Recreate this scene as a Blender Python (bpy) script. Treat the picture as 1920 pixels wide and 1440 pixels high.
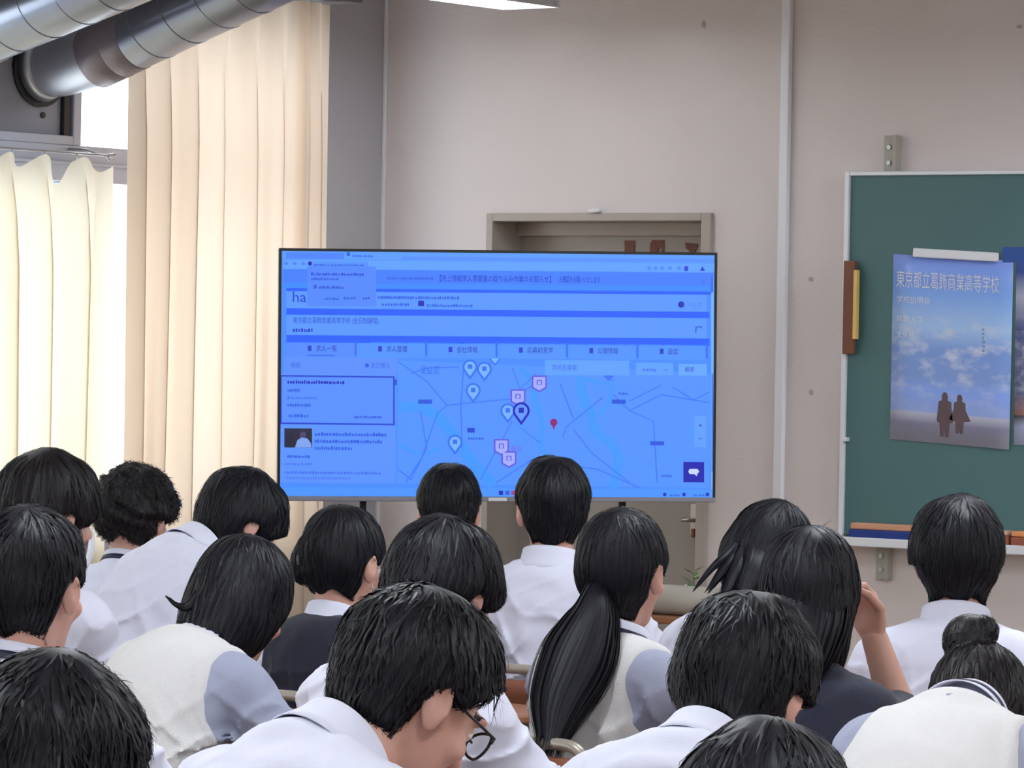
import bpy, bmesh, math, random
import numpy as np
from mathutils import Vector, Matrix

for _o in list(bpy.data.objects):
    bpy.data.objects.remove(_o, do_unlink=True)
scene = bpy.context.scene
C = scene.collection
random.seed(7)

# ------------------------------------------------------------------ camera
F_PX = 7430.0                                  # focal length in pixels of the 1920 x 1440 frame
_th = math.atan(.713)                          # the view turns left of the front wall's normal
CAM = np.array([8.77, -11.47, 1.62])
_d = np.array([-math.sin(_th), math.cos(_th), 0.0])
_r = np.array([math.cos(_th), math.sin(_th), 0.0])
_u = np.array([0.0, 0.0, 1.0])
_p = 92 / F_PX
_fw = _d * math.cos(_p) - _u * math.sin(_p)
_up = _u * math.cos(_p) + _d * math.sin(_p)
_ro = .0185
_cr = _r * math.cos(_ro) + _up * math.sin(_ro)
_cu = _up * math.cos(_ro) - _r * math.sin(_ro)
cam_data = bpy.data.cameras.new('camera')
cam_data.sensor_width = 36.0
cam_data.lens = F_PX / 1920 * 36.0
cam_data.clip_start = .1
cam_data.clip_end = 200
cam_ob = bpy.data.objects.new('camera', cam_data)
C.objects.link(cam_ob)
cam_ob.matrix_world = Matrix(((_cr[0], _cu[0], -_fw[0], CAM[0]), (_cr[1], _cu[1], -_fw[1], CAM[1]),
                              (_cr[2], _cu[2], -_fw[2], CAM[2]), (0, 0, 0, 1)))
scene.camera = cam_ob

# ------------------------------------------------------------------ daylight, exposure
world = bpy.data.worlds.new('overcast_sky')
scene.world = world
world.use_nodes = True
_bg = world.node_tree.nodes['Background']
_bg.inputs[0].default_value = (.93, .96, 1.0, 1)
_bg.inputs[1].default_value = 3.9
LAMP_E = 108.0                                  # radiance of the ceiling lamps' bare tubes
vs = scene.view_settings
vs.view_transform = 'Standard'
vs.look = 'None'
vs.exposure = 0.09
vs.gamma = 1.0
vs.use_curve_mapping = False


def ray(x, y):
    return _fw + _cr * (x - 960) / F_PX - _cu * (y - 720) / F_PX


def at(x, y, ppm):                             # a pixel and the scale in pixels per metre there
    return CAM + ray(x, y) * (F_PX / ppm)


def on_x(x, y, X):                             # a pixel on a plane parallel to the window wall
    v = ray(x, y)
    return CAM + v * ((X - CAM[0]) / v[0])


def on_y(x, y, Y):                             # a pixel on a plane parallel to the front wall
    v = ray(x, y)
    return CAM + v * ((Y - CAM[1]) / v[1])


def on_plane(x, y, o, n):
    v = ray(x, y)
    return CAM + v * (np.dot(np.array(o) - CAM, n) / np.dot(v, n))

# ------------------------------------------------------------------ materials
MATS = {}


def srgb(r, g, b):
    f = lambda c: c / 12.92 if c <= .04045 else ((c + .055) / 1.055) ** 2.4
    return (f(r / 255), f(g / 255), f(b / 255), 1)


def mat(name, col, rough=.6, metal=0.0, noise=0.0, nscale=8.0, bump=0.0, bscale=60.0, spec=.5, sheen=0.0,
        stretch=None, sss=0.0):
    if name in MATS:
        return MATS[name]
    m = bpy.data.materials.new(name)
    m.use_nodes = True
    nt = m.node_tree
    b = nt.nodes['Principled BSDF']
    b.inputs['Base Color'].default_value = col
    b.inputs['Roughness'].default_value = rough
    b.inputs['Metallic'].default_value = metal
    b.inputs['Specular IOR Level'].default_value = spec
    if sheen:
        b.inputs['Sheen Weight'].default_value = sheen
    if sss:
        b.inputs['Subsurface Weight'].default_value = sss
        b.inputs['Subsurface Radius'].default_value = (.012, .005, .003)
        b.inputs['Subsurface Scale'].default_value = 1.0
    tc = nt.nodes.new('ShaderNodeTexCoord')
    mp = nt.nodes.new('ShaderNodeMapping')
    nt.links.new(tc.outputs['Object'], mp.inputs[0])
    if stretch:
        mp.inputs['Scale'].default_value = stretch
    if noise:
        n = nt.nodes.new('ShaderNodeTexNoise')
        n.inputs['Scale'].default_value = nscale
        n.inputs['Detail'].default_value = 5
        nt.links.new(mp.outputs[0], n.inputs[0])
        mx = nt.nodes.new('ShaderNodeMix')
        mx.data_type = 'RGBA'
        mx.inputs[6].default_value = tuple(max(0, c * (1 - noise)) for c in col[:3]) + (1,)
        mx.inputs[7].default_value = tuple(min(1, c * (1 + noise)) for c in col[:3]) + (1,)
        nt.links.new(n.outputs[0], mx.inputs[0])
        nt.links.new(mx.outputs[2], b.inputs['Base Color'])
    if bump:
        n2 = nt.nodes.new('ShaderNodeTexNoise')
        n2.inputs['Scale'].default_value = bscale
        n2.inputs['Detail'].default_value = 4
        nt.links.new(mp.outputs[0], n2.inputs[0])
        bp = nt.nodes.new('ShaderNodeBump')
        bp.inputs['Strength'].default_value = bump
        bp.inputs['Distance'].default_value = .004
        nt.links.new(n2.outputs[0], bp.inputs['Height'])
        nt.links.new(bp.outputs[0], b.inputs['Normal'])
    MATS[name] = m
    return m


def emit(name, col, strength=1.0):
    if name in MATS:
        return MATS[name]
    m = bpy.data.materials.new(name)
    m.use_nodes = True
    nt = m.node_tree
    b = nt.nodes['Principled BSDF']
    b.inputs['Base Color'].default_value = (.01, .01, .01, 1)
    b.inputs['Roughness'].default_value = .35
    b.inputs['Emission Color'].default_value = col
    b.inputs['Emission Strength'].default_value = strength
    MATS[name] = m
    return m


# ------------------------------------------------------------------ mesh helpers
def tag(o, label=None, cat=None, group=None, kind=None):
    if label:
        o['label'] = label
    if cat:
        o['category'] = cat
    if group:
        o['group'] = group
    if kind:
        o['kind'] = kind
    return o


def empty(name, loc=(0, 0, 0), rz=0.0):
    o = bpy.data.objects.new(name, None)
    o.empty_display_size = .1
    C.objects.link(o)
    o.location = loc
    o.rotation_euler = (0, 0, rz)
    return o


class MB:
    """collects shapes; build() links them as one mesh object"""

    def __init__(self):
        self.v, self.f, self.m, self.s = [], [], [], []

    def add(self, vs_, fs, mi=0, smooth=False):
        o = len(self.v)
        self.v += [tuple(map(float, q)) for q in vs_]
        self.f += [tuple(i + o for i in q) for q in fs]
        self.m += [mi] * len(fs)
        self.s += [smooth] * len(fs)
        return self

    def box(self, lo, hi, mi=0, M=None):
        x0, y0, z0 = lo
        x1, y1, z1 = hi
        vs_ = [(x0, y0, z0), (x1, y0, z0), (x1, y1, z0), (x0, y1, z0), (x0, y0, z1), (x1, y0, z1), (x1, y1, z1), (x0, y1, z1)]
        if M is not None:
            vs_ = [M @ Vector(q) for q in vs_]
        return self.add(vs_, [(0, 3, 2, 1), (4, 5, 6, 7), (0, 1, 5, 4), (1, 2, 6, 5), (2, 3, 7, 6), (3, 0, 4, 7)], mi)

    def cbox(self, c, s, mi=0, M=None):
        return self.box([c[i] - s[i] / 2 for i in range(3)], [c[i] + s[i] / 2 for i in range(3)], mi, M)

    def tube(self, pts, rad, n=10, mi=0, cap=True, flat=1.0, upv=None):
        P = [Vector(q) for q in pts]
        R = rad if hasattr(rad, '__len__') else [rad] * len(P)
        vs_, fs = [], []
        t0 = (P[1] - P[0]).normalized()
        a = Vector(upv) if upv else (Vector((0, 0, 1)) if abs(t0.z) < .9 else Vector((0, 1, 0)))
        nrm = (a - t0 * a.dot(t0)).normalized()
        for i, q in enumerate(P):
            t = ((P[i + 1] if i + 1 < len(P) else q) - (P[i - 1] if i else q)).normalized()
            nrm = (nrm - t * nrm.dot(t))
            nrm = nrm.normalized() if nrm.length > 1e-6 else t.orthogonal().normalized()
            b = t.cross(nrm)
            for k in range(n):
                an = 2 * math.pi * k / n
                vs_.append(q + (nrm * math.cos(an) * flat + b * math.sin(an)) * R[i])
        for i in range(len(P) - 1):
            for k in range(n):
                k2 = (k + 1) % n
                fs.append((i * n + k, i * n + k2, (i + 1) * n + k2, (i + 1) * n + k))
        self.add(vs_, fs, mi, True)
        if cap:
            o = len(self.v) - len(vs_)
            self.f.append(tuple(o + k for k in range(n - 1, -1, -1)))
            self.f.append(tuple(o + (len(P) - 1) * n + k for k in range(n)))
            self.m += [mi, mi]
            self.s += [False, False]
        return self

    def grid(self, fn, nu, nv, mi=0, smooth=True):
        vs_ = [fn(i / nu, j / nv) for j in range(nv + 1) for i in range(nu + 1)]
        fs = [(j * (nu + 1) + i, j * (nu + 1) + i + 1, (j + 1) * (nu + 1) + i + 1, (j + 1) * (nu + 1) + i)
              for j in range(nv) for i in range(nu)]
        return self.add(vs_, fs, mi, smooth)

    def prism(self, poly, org, ex, ey, ez, depth, mi=0):
        """polygon in the plane (ex, ey), extruded along ez"""
        o, ex, ey, ez = (Vector(q) for q in (org, ex, ey, ez))
        n = len(poly)
        vs_ = [o + ex * a + ey * b for a, b in poly] + [o + ex * a + ey * b + ez * depth for a, b in poly]
        fs = [tuple(range(n - 1, -1, -1)), tuple(range(n, 2 * n))]
        fs += [(i, (i + 1) % n, n + (i + 1) % n, n + i) for i in range(n)]
        return self.add(vs_, fs, mi)

    def build(self, name, mats, parent=None, bevel=0.0, seg=2, solid=0.0):
        me = bpy.data.meshes.new(name)
        me.from_pydata(self.v, [], self.f)
        for m in (mats if isinstance(mats, (list, tuple)) else [mats]):
            me.materials.append(m)
        me.polygons.foreach_set('material_index', self.m)
        me.polygons.foreach_set('use_smooth', self.s)
        me.update()
        o = bpy.data.objects.new(name, me)
        C.objects.link(o)
        if parent:
            o.parent = parent
        if solid:
            md = o.modifiers.new('thickness', 'SOLIDIFY')
            md.thickness = solid
            md.offset = 0
        if bevel:
            md = o.modifiers.new('edges', 'BEVEL')
            md.width = bevel
            md.segments = seg
            md.limit_method = 'ANGLE'
            md.angle_limit = math.radians(50)
        return o


def fillet(pts, r, n=5):
    """round the corners of a polyline"""
    P = [Vector(q) for q in pts]
    out = [P[0]]
    for i in range(1, len(P) - 1):
        a, b, c = P[i - 1], P[i], P[i + 1]
        u, w = (a - b), (c - b)
        rr = min(r, u.length * .49, w.length * .49)
        s, e = b + u.normalized() * rr, b + w.normalized() * rr
        for k in range(n + 1):
            t = k / n
            out.append(s * (1 - t) ** 2 + b * 2 * t * (1 - t) + e * t * t)
    out.append(P[-1])
    return out


def text_mesh(txt, size):
    """flat polygons of a line of text, lying in x-y with its left baseline at the origin"""
    cu = bpy.data.curves.new('text', 'FONT')
    cu.body = txt
    cu.size = size
    cu.resolution_u = 2
    o = bpy.data.objects.new('text', cu)
    C.objects.link(o)
    dg = bpy.context.evaluated_depsgraph_get()
    me = o.evaluated_get(dg).to_mesh()
    v = [tuple(q.co) for q in me.vertices]
    f = [tuple(q.vertices) for q in me.polygons]
    o.evaluated_get(dg).to_mesh_clear()
    bpy.data.objects.remove(o)
    bpy.data.curves.remove(cu)
    return v, f


def copy_tree(o, parent=None):
    c = o.copy()
    C.objects.link(c)
    c.parent = parent
    for ch in o.children:
        copy_tree(ch, c)
    return c


# ------------------------------------------------------------------ implicit surfaces (bodies, clothes, hair)
def mesh_np(name, V, Q, mats, parent=None, mi=None, smooth=True):
    me = bpy.data.meshes.new(name)
    nq = len(Q)
    me.vertices.add(len(V))
    me.vertices.foreach_set('co', np.asarray(V, np.float32).ravel())
    me.loops.add(nq * 4)
    me.loops.foreach_set('vertex_index', np.asarray(Q, np.int32).ravel())
    me.polygons.add(nq)
    me.polygons.foreach_set('loop_start', np.arange(0, nq * 4, 4, dtype=np.int32))
    for m in (mats if isinstance(mats, (list, tuple)) else [mats]):
        me.materials.append(m)
    if mi is not None:
        me.polygons.foreach_set('material_index', np.asarray(mi, np.int32))
    me.polygons.foreach_set('use_smooth', np.full(nq, smooth))
    me.update(calc_edges=True)
    o = bpy.data.objects.new(name, me)
    C.objects.link(o)
    if parent:
        o.parent = parent
    return o


def join_np(parts):
    V, Q, off = [], [], 0
    for v, q in parts:
        V.append(np.asarray(v, np.float32))
        Q.append(np.asarray(q) + off)
        off += len(v)
    return np.concatenate(V), np.concatenate(Q)


_off64 = np.array([(i, j, k) for i in range(4) for j in range(4) for k in range(4)], np.int64)
_cor = np.array([(i, j, k) for i in (0, 1) for j in (0, 1) for k in (0, 1)], np.int64)
_edges = [(a, b) for a in range(8) for b in range(a + 1, 8) if np.abs(_cor[a] - _cor[b]).sum() == 1]


def polygonize(fn, lo, hi, h):
    lo = np.asarray(lo, np.float32)
    hi = np.asarray(hi, np.float32)
    nb = np.ceil((hi - lo) / (4 * h)).astype(int) + 1
    bi = np.stack(np.meshgrid(*[np.arange(k) for k in nb], indexing='ij'), -1).reshape(-1, 3)
    dc = fn((lo + (bi * 4 + 1.5) * h).astype(np.float32))
    V = np.repeat(np.repeat(np.repeat(dc.reshape(nb), 4, 0), 4, 1), 4, 2).astype(np.float32)
    act = np.abs(dc) < 4 * h * 1.25 + .008
    ai = bi[act] * 4
    pi = (ai[:, None, :] + _off64[None]).reshape(-1, 3)
    V[pi[:, 0], pi[:, 1], pi[:, 2]] = fn((lo + pi * h).astype(np.float32))
    V[0], V[-1], V[:, 0], V[:, -1], V[:, :, 0], V[:, :, -1] = 1, 1, 1, 1, 1, 1
    I = V < 0
    s = np.zeros(np.array(I.shape) - 1, np.int8)
    nx, ny, nz = s.shape
    for a, b, c in _cor:
        s += I[a:a + nx, b:b + ny, c:c + nz]
    cells = np.argwhere((s > 0) & (s < 8))
    vid = np.full(s.shape, -1, np.int32)
    vid[cells[:, 0], cells[:, 1], cells[:, 2]] = np.arange(len(cells))
    cv = np.stack([V[cells[:, 0] + a, cells[:, 1] + b, cells[:, 2] + c] for a, b, c in _cor], 1)
    acc = np.zeros((len(cells), 3), np.float32)
    cnt = np.zeros((len(cells), 1), np.float32)
    for a, b in _edges:
        va, vb = cv[:, a], cv[:, b]
        on = (va < 0) != (vb < 0)
        t = np.where(on, va / np.where(on, va - vb, 1), 0)
        p = _cor[a] + (_cor[b] - _cor[a]) * t[:, None]
        acc += np.where(on[:, None], p, 0)
        cnt += on[:, None]
    P = lo + (cells + acc / np.maximum(cnt, 1)) * h
    Q = []
    for ax in range(3):
        sl0 = [slice(None)] * 3
        sl1 = [slice(None)] * 3
        sl0[ax] = slice(0, -1)
        sl1[ax] = slice(1, None)
        A, B = I[tuple(sl0)], I[tuple(sl1)]
        e = np.argwhere(A != B)
        o1, o2 = (ax + 1) % 3, (ax + 2) % 3
        e = e[(e[:, o1] > 0) & (e[:, o2] > 0) & (e[:, o1] < s.shape[o1]) & (e[:, o2] < s.shape[o2])]
        ins = I[e[:, 0], e[:, 1], e[:, 2]]
        q = []
        for da, db in ((-1, -1), (0, -1), (0, 0), (-1, 0)):
            cc = e.copy()
            cc[:, o1] += da
            cc[:, o2] += db
            q.append(vid[cc[:, 0], cc[:, 1], cc[:, 2]])
        q = np.stack(q, 1)
        q[~ins] = q[~ins][:, ::-1]
        Q.append(q[(q >= 0).all(1)])
    return P, np.concatenate(Q)


def A3(*v):
    return np.array(v, np.float32)


def ell(P, c, r, R=None):
    p = P - np.asarray(c, np.float32)
    if R is not None:
        p = p @ np.asarray(R, np.float32)          # into the frame whose axes are the columns of R
    r = np.asarray(r, np.float32)
    k0 = np.linalg.norm(p / r, axis=1)
    k1 = np.linalg.norm(p / (r * r), axis=1) + 1e-9
    return k0 * (k0 - 1) / k1


def capsule(P, a, b, ra, rb=None):
    a = np.asarray(a, np.float32)
    b = np.asarray(b, np.float32)
    rb = ra if rb is None else rb
    ba = b - a
    t = np.clip(((P - a) @ ba) / max(float(ba @ ba), 1e-9), 0, 1)
    return np.linalg.norm(P - a - t[:, None] * ba, axis=1) - (ra + (rb - ra) * t)


def smin(a, b, k):
    h = np.clip(.5 + .5 * (b - a) / k, 0, 1)
    return b + (a - b) * h - k * h * (1 - h)


def smax(a, b, k):
    return -smin(-a, -b, k)


def rotz(a):
    return np.array([[math.cos(a), -math.sin(a), 0], [math.sin(a), math.cos(a), 0], [0, 0, 1]])


def rotx(a):
    return np.array([[1, 0, 0], [0, math.cos(a), -math.sin(a)], [0, math.sin(a), math.cos(a)]])


def roty(a):
    return np.array([[math.cos(a), 0, math.sin(a)], [0, 1, 0], [-math.sin(a), 0, math.cos(a)]])

# ------------------------------------------------------------------ the room
RX, RY, RZ = 10.4, -12.8, 3.10
M_wall = mat('wall_paint', srgb(224, 215, 213), .85, noise=.035, nscale=2.2, bump=.25, bscale=90)
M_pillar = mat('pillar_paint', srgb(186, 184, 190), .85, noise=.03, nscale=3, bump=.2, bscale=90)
M_ceil = mat('ceiling_board', srgb(214, 212, 208), .9, noise=.06, nscale=40)
M_floor = mat('floor_vinyl', srgb(150, 130, 108), .45, noise=.15, nscale=6)
M_alu = mat('window_aluminium', srgb(176, 182, 200), .45, metal=.5)
M_dark = mat('dark_rubber', srgb(26, 27, 32), .5)
M_white = mat('white_enamel', srgb(236, 238, 244), .4)
M_steel = mat('brushed_steel', srgb(190, 190, 192), .35, metal=.9, noise=.06, nscale=30)


def add_stains(m, spots, axis=(0, 2)):
    """small brown scars in the paint, each at its own place (object space)"""
    nt = m.node_tree
    b = nt.nodes['Principled BSDF']
    src = b.inputs['Base Color'].links[0].from_socket
    tc = nt.nodes.new('ShaderNodeTexCoord')
    for (x, z, rx, rz, col) in spots:
        mp = nt.nodes.new('ShaderNodeMapping')
        mp.inputs['Location'].default_value = (-x / rx, 0, -z / rz)
        mp.inputs['Scale'].default_value = (1 / rx, 0, 1 / rz)
        nt.links.new(tc.outputs['Object'], mp.inputs[0])
        n = nt.nodes.new('ShaderNodeTexNoise')
        n.inputs['Scale'].default_value = 1.7
        nt.links.new(mp.outputs[0], n.inputs[0])
        ln = nt.nodes.new('ShaderNodeVectorMath')
        ln.operation = 'LENGTH'
        nt.links.new(mp.outputs[0], ln.inputs[0])
        ad = nt.nodes.new('ShaderNodeMath')
        ad.operation = 'ADD'
        nt.links.new(ln.outputs['Value'], ad.inputs[0])
        nt.links.new(n.outputs[0], ad.inputs[1])
        rg = nt.nodes.new('ShaderNodeMapRange')
        rg.inputs['From Min'].default_value = 1.15
        rg.inputs['From Max'].default_value = 1.5
        rg.inputs['To Min'].default_value = .55
        rg.inputs['To Max'].default_value = 0
        nt.links.new(ad.outputs[0], rg.inputs['Value'])
        mx = nt.nodes.new('ShaderNodeMix')
        mx.data_type = 'RGBA'
        nt.links.new(rg.outputs[0], mx.inputs[0])
        nt.links.new(src, mx.inputs[6])
        mx.inputs[7].default_value = col
        src = mx.outputs[2]
    nt.links.new(src, b.inputs['Base Color'])


_sp = []
for (px, py, rx, rz) in ((1320, 46, .012, .016), (1521, 524, .012, .010), (1521, 736, .010, .012), (1912, 50, .014, .008)):
    q = on_y(px, py, 0)
    _sp.append((q[0], q[2], rx, rz, srgb(128, 112, 108)))
add_stains(M_wall, _sp)

floor = MB().box((-.2, RY - .2, -.12), (RX + .2, .2, 0)).build('floor', M_floor)
tag(floor, 'brown vinyl classroom floor', kind='structure')
ceiling = MB().box((-.2, RY - .2, RZ), (RX + .2, .2, RZ + .1)).build('ceiling', M_ceil)
tag(ceiling, 'off white ceiling above the hanging tube lamps', kind='structure')
# front wall with the door opening
DX0, DX1, DZ = .478, 1.428, 2.052
mb = MB()
mb.box((-.2, 0, 0), (DX0, .22, RZ)).box((DX1, 0, 0), (RX + .2, .22, RZ)).box((DX0, 0, DZ), (DX1, .22, RZ))
tag(mb.build('wall_front', M_wall), 'plain beige painted front wall with small scars', kind='structure')
tag(MB().box((-.2, RY - .2, 0), (RX + .2, RY, RZ)).build('wall_back', M_wall), 'beige rear wall', kind='structure')
tag(MB().box((RX, RY, 0), (RX + .2, 0, RZ)).build('wall_right', M_wall), 'beige corridor side wall', kind='structure')
# window wall: sill, header, pillars between three bays
BAYS = [(-3.62, -.42), (-7.25, -4.15), (-11.2, -7.8)]
SILL, HEAD = .86, 2.71
mb = MB()
mb.box((-.22, RY, 0), (0, 0, SILL)).box((-.22, RY, HEAD), (0, 0, RZ))
ys = [0.0] + [q for b in BAYS for q in (b[1], b[0])] + [RY]
for i in range(0, len(ys), 2):
    mb.box((-.22, ys[i + 1], SILL), (0, ys[i], HEAD))
tag(mb.build('wall_left', M_pillar), 'grey painted window wall with pillars', kind='structure')
# narrow pale corner strip where the window wall meets the front wall
tag(MB().box((.0, -.014, 0), (.014, 0, RZ)).build('trim_1', M_white, bevel=.003), 'thin pale strip in the wall corner', kind='structure')

M_glass = bpy.data.materials.new('window_glass')
M_glass.use_nodes = True
_nt = M_glass.node_tree
_nt.nodes.remove(_nt.nodes['Principled BSDF'])
_tr = _nt.nodes.new('ShaderNodeBsdfTransparent')
_tr.inputs[0].default_value = (.95, .97, .97, 1)
_gl = _nt.nodes.new('ShaderNodeBsdfGlossy')
_gl.inputs['Roughness'].default_value = .03
_mx = _nt.nodes.new('ShaderNodeMixShader')
_mx.inputs[0].default_value = .05
_nt.links.new(_tr.outputs[0], _mx.inputs[1])
_nt.links.new(_gl.outputs[0], _mx.inputs[2])
_nt.links.new(_mx.outputs[0], _nt.nodes['Material Output'].inputs[0])

M_panel = mat('vent_panel_paint', srgb(150, 152, 166), .55, noise=.05, nscale=5)
T0, T1 = 2.10, 2.22                            # transom rail
for bi_, (y0, y1) in enumerate(BAYS):
    w = empty('window_%d' % (bi_ + 1), (0, (y0 + y1) / 2, SILL))
    tag(w, ['tall aluminium window with a vent panel behind the cream curtains', 'second aluminium window of the window wall',
            'third aluminium window of the window wall'][bi_], kind='structure')
    off = Vector((0, (y0 + y1) / 2, SILL))

    def P(lo, hi, name, m, bev=.004, _w=w, _o=off):
        o = MB().box([lo[i] - _o[i] for i in range(3)], [hi[i] - _o[i] for i in range(3)]).build(name, m, _w, bevel=bev)
        return o
    xa, xb = -.13, -.03
    P((xa, y0, SILL), (xb, y0 + .05, HEAD), 'jamb', M_alu)
    P((xa, y1 - .05, SILL), (xb, y1, HEAD), 'jamb', M_alu)
    P((xa, y0 + .05, HEAD - .05), (xb, y1 - .05, HEAD), 'head_rail', M_alu)
    P((xa - .02, y0 + .05, SILL), (.02, y1 - .05, SILL + .05), 'window_sill', M_alu)
    P((xa, y0 + .05, T0), (xb, y1 - .05, T1), 'transom', M_alu)
    P((xb, y0 + .05, T0 + .055), (xb + .012, y1 - .05, T0 + .065), 'transom_bead', M_alu, .002)
    muls = [-1.63, -2.63] if bi_ == 0 else [y0 + (y1 - y0) * k / 3 for k in (2, 1)]
    for m_ in muls:
        P((xa, m_ - .03, SILL + .05), (xb, m_ + .03, T0), 'mullion', M_alu)
        P((xa, m_ - .02, T1), (xb, m_ + .02, HEAD - .05), 'mullion', M_alu)
    ed = [y1 - .05] + muls + [y0 + .05]
    for k in range(3):
        a, b = ed[k + 1], ed[k]
        s0, s1 = (.03 if k < 2 else 0), (.03 if k else 0)
        P((-.085, a + s0, SILL + .05), (-.079, b - s1, T0), 'pane', M_glass, 0)
        if bi_ == 0 and k == 1:
            pn = P((-.075, a + .02, T1), (-.055, b - .02, HEAD - .05), 'vent_panel', M_panel, .003)
            P((-.055, b - .06, T1 + .02), (-.036, b - .03, HEAD - .06), 'panel_edge', M_dark, .003)
            P((-.055, a + .02, T1), (-.030, b - .02, T1 + .03), 'panel_rail', M_alu, .003)
            for (px, py) in ((80, 216), (27, 122)):
                q = on_x(px, py, -.054)
                o = MB().tube([(-.056, q[1], q[2]), (-.050, q[1], q[2])], .011, 8)
                o.v = [tuple(Vector(v) - off) for v in o.v]
                o.build('bolt', M_dark, w)
        else:
            P((-.085, a + s0 * .67, T1), (-.079, b - s1 * .67, HEAD - .05), 'pane', M_glass, 0)

# ------------------------------------------------------------------ curtains
M_curt = bpy.data.materials.new('cream_curtain_cloth')
M_curt.use_nodes = True
_nt = M_curt.node_tree
_nt.nodes.remove(_nt.nodes['Principled BSDF'])
_df = _nt.nodes.new('ShaderNodeBsdfDiffuse')
_tl = _nt.nodes.new('ShaderNodeBsdfTranslucent')
_df.inputs[0].default_value = srgb(232, 216, 200)
_tl.inputs[0].default_value = srgb(238, 220, 200)
_mx = _nt.nodes.new('ShaderNodeMixShader')
_mx.inputs[0].default_value = .45
_wv = _nt.nodes.new('ShaderNodeTexNoise')
_wv.inputs['Scale'].default_value = 300
_bp = _nt.nodes.new('ShaderNodeBump')
_bp.inputs['Strength'].default_value = .15
_bp.inputs['Distance'].default_value = .002
_nt.links.new(_wv.outputs[0], _bp.inputs['Height'])
_nt.links.new(_bp.outputs[0], _df.inputs['Normal'])
_nt.links.new(_df.outputs[0], _mx.inputs[1])
_nt.links.new(_tl.outputs[0], _mx.inputs[2])
_nt.links.new(_mx.outputs[0], _nt.nodes['Material Output'].inputs[0])
M_curt2 = M_curt.copy()
M_curt2.name = 'thin_cream_curtain_cloth'
for _n in M_curt2.node_tree.nodes:
    if _n.type == 'BSDF_TRANSLUCENT':
        _n.inputs[0].default_value = srgb(250, 244, 226)
    if _n.type == 'BSDF_DIFFUSE':
        _n.inputs[0].default_value = srgb(240, 228, 206)
    if _n.type == 'MIX_SHADER':
        _n.inputs[0].default_value = .42


def curtain(name, x, ya, yb, z0, z1, nf, amp, label, m, group, rail_m, pinch, seed):
    """a hanging cloth from ya to yb (ya nearer the rear of the room) with nf folds"""
    rnd = random.Random(seed)
    root = empty(name, (x, (ya + yb) / 2, z0))
    tag(root, label, 'curtain', group)
    ph = [rnd.uniform(.45, 1.6) for _ in range(nf)]
    tot = sum(ph)
    cum = [0]
    for q in ph:
        cum.append(cum[-1] + q / tot)
    am = [rnd.uniform(.55, 1.25) for _ in range(nf + 1)]
    yc = (ya + yb) / 2

    def fn(u, v):
        k = max(i for i in range(nf) if cum[i] <= u + 1e-9)
        t = (u - cum[k]) / (cum[k + 1] - cum[k])
        a = amp * (am[k] * (1 - t) + am[k + 1] * t)
        wob = .018 * math.sin(3.1 * v + k * 1.7) * v
        zz = z1 - (z1 - z0) * v
        s = math.sin(2 * math.pi * t)
        fold = a * (math.copysign(abs(s) ** .8, s)) * (.55 + .45 * min(1, v * 5))
        y = ya + (yb - ya) * u
        if pinch:                              # gathered heading: narrow stems where the hooks are
            pk = max(0, 1 - v / .10)
            c = cum[k] + .25 * (cum[k + 1] - cum[k])
            y += (ya + (yb - ya) * c - y) * .55 * math.sin(math.pi * min(1, v / .10)) * (1 if v < .10 else 0) * (1 if abs(t - .25) < .25 else 0)
            fold *= 1 - .45 * pk
            zz -= (.022 * (1 - math.cos(2 * math.pi * (t - .25)))) * pk
            if k == nf - 2 and t > .5:
                zz -= .05 * math.sin(math.pi * (t - .5) * 2) * pk
        y += wob + (.09 if not pinch else .10) * math.sin(4 * math.pi * t) * ph[k] / tot * (yb - ya) * min(1, v * 8)
        return (fold, y - yc, zz - z0)
    mb_ = MB().grid(fn, nf * 22, 36)
    mb_.build('cloth', m, root)
    return root


tall = curtain('window_curtain', .20, -1.645, -.585, .12, 2.76, 8, .050,
               'tall cream curtain hanging by the wall corner behind the television', M_curt, 'cream curtains on the window wall', M_alu, False, 5)
low = curtain('window_curtain', .09, -3.3, -1.585, .30, 2.175, 10, .058,
              'short cream curtain hung on a thin rod under the vent panel', M_curt2, 'cream curtains on the window wall', M_alu, True, 11)
for nm, y0, y1, seed, lb in (('window_curtain', -7.25, -6.75, 21, 'cream curtain gathered at the rear pillar of the second window'),
                             ('window_curtain', -4.65, -4.15, 22, 'cream curtain gathered at the front pillar of the second window'),
                             ('window_curtain', -11.2, -10.7, 23, 'cream curtain gathered at the rear pillar of the third window'),
                             ('window_curtain', -8.3, -7.8, 24, 'cream curtain gathered at the front pillar of the third window')):
    curtain(nm, .14, y0, y1, .12, 2.76, 6, .04, lb, M_curt, 'cream curtains on the window wall', M_alu, False, seed)
# rails
for y0, y1, nm in ((-7.4, -4.0, 'second'), (-11.35, -7.65, 'third')):
    o = MB().box((.07, y0, 2.755), (.21, y1, 2.855)).build('curtain_rail', mat('rail_box_paint', srgb(120, 116, 118), .6), bevel=.003)
    tag(o, 'grey curtain rail box above the %s window' % nm, 'curtain rail')
rb = MB().box((.13, -1.9, 2.77), (.27, -.49, 2.87), 0)
o = rb.build('curtain_rail', mat('rail_box_paint', srgb(120, 116, 118), .6), bevel=.003)
tag(o, 'grey curtain rail box above the tall curtain', 'curtain rail')
q0, q1 = on_x(0, 277, .09), on_x(203, 292, .09)
zr = (q0[2] + q1[2]) / 2
rod = MB()
rod.tube([(.09, -3.45, zr), (.09, q1[1], zr)], .004, 8)
root = rod.build('curtain_rod', M_steel)
tag(root, 'thin grey metal rod carrying the short curtain', 'curtain rod')
MB().tube([(.09, q1[1] - .012, zr - .004), (.09, q1[1] + .028, zr + .004)], .007, 8).build('end_cap', M_steel, root)
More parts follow.
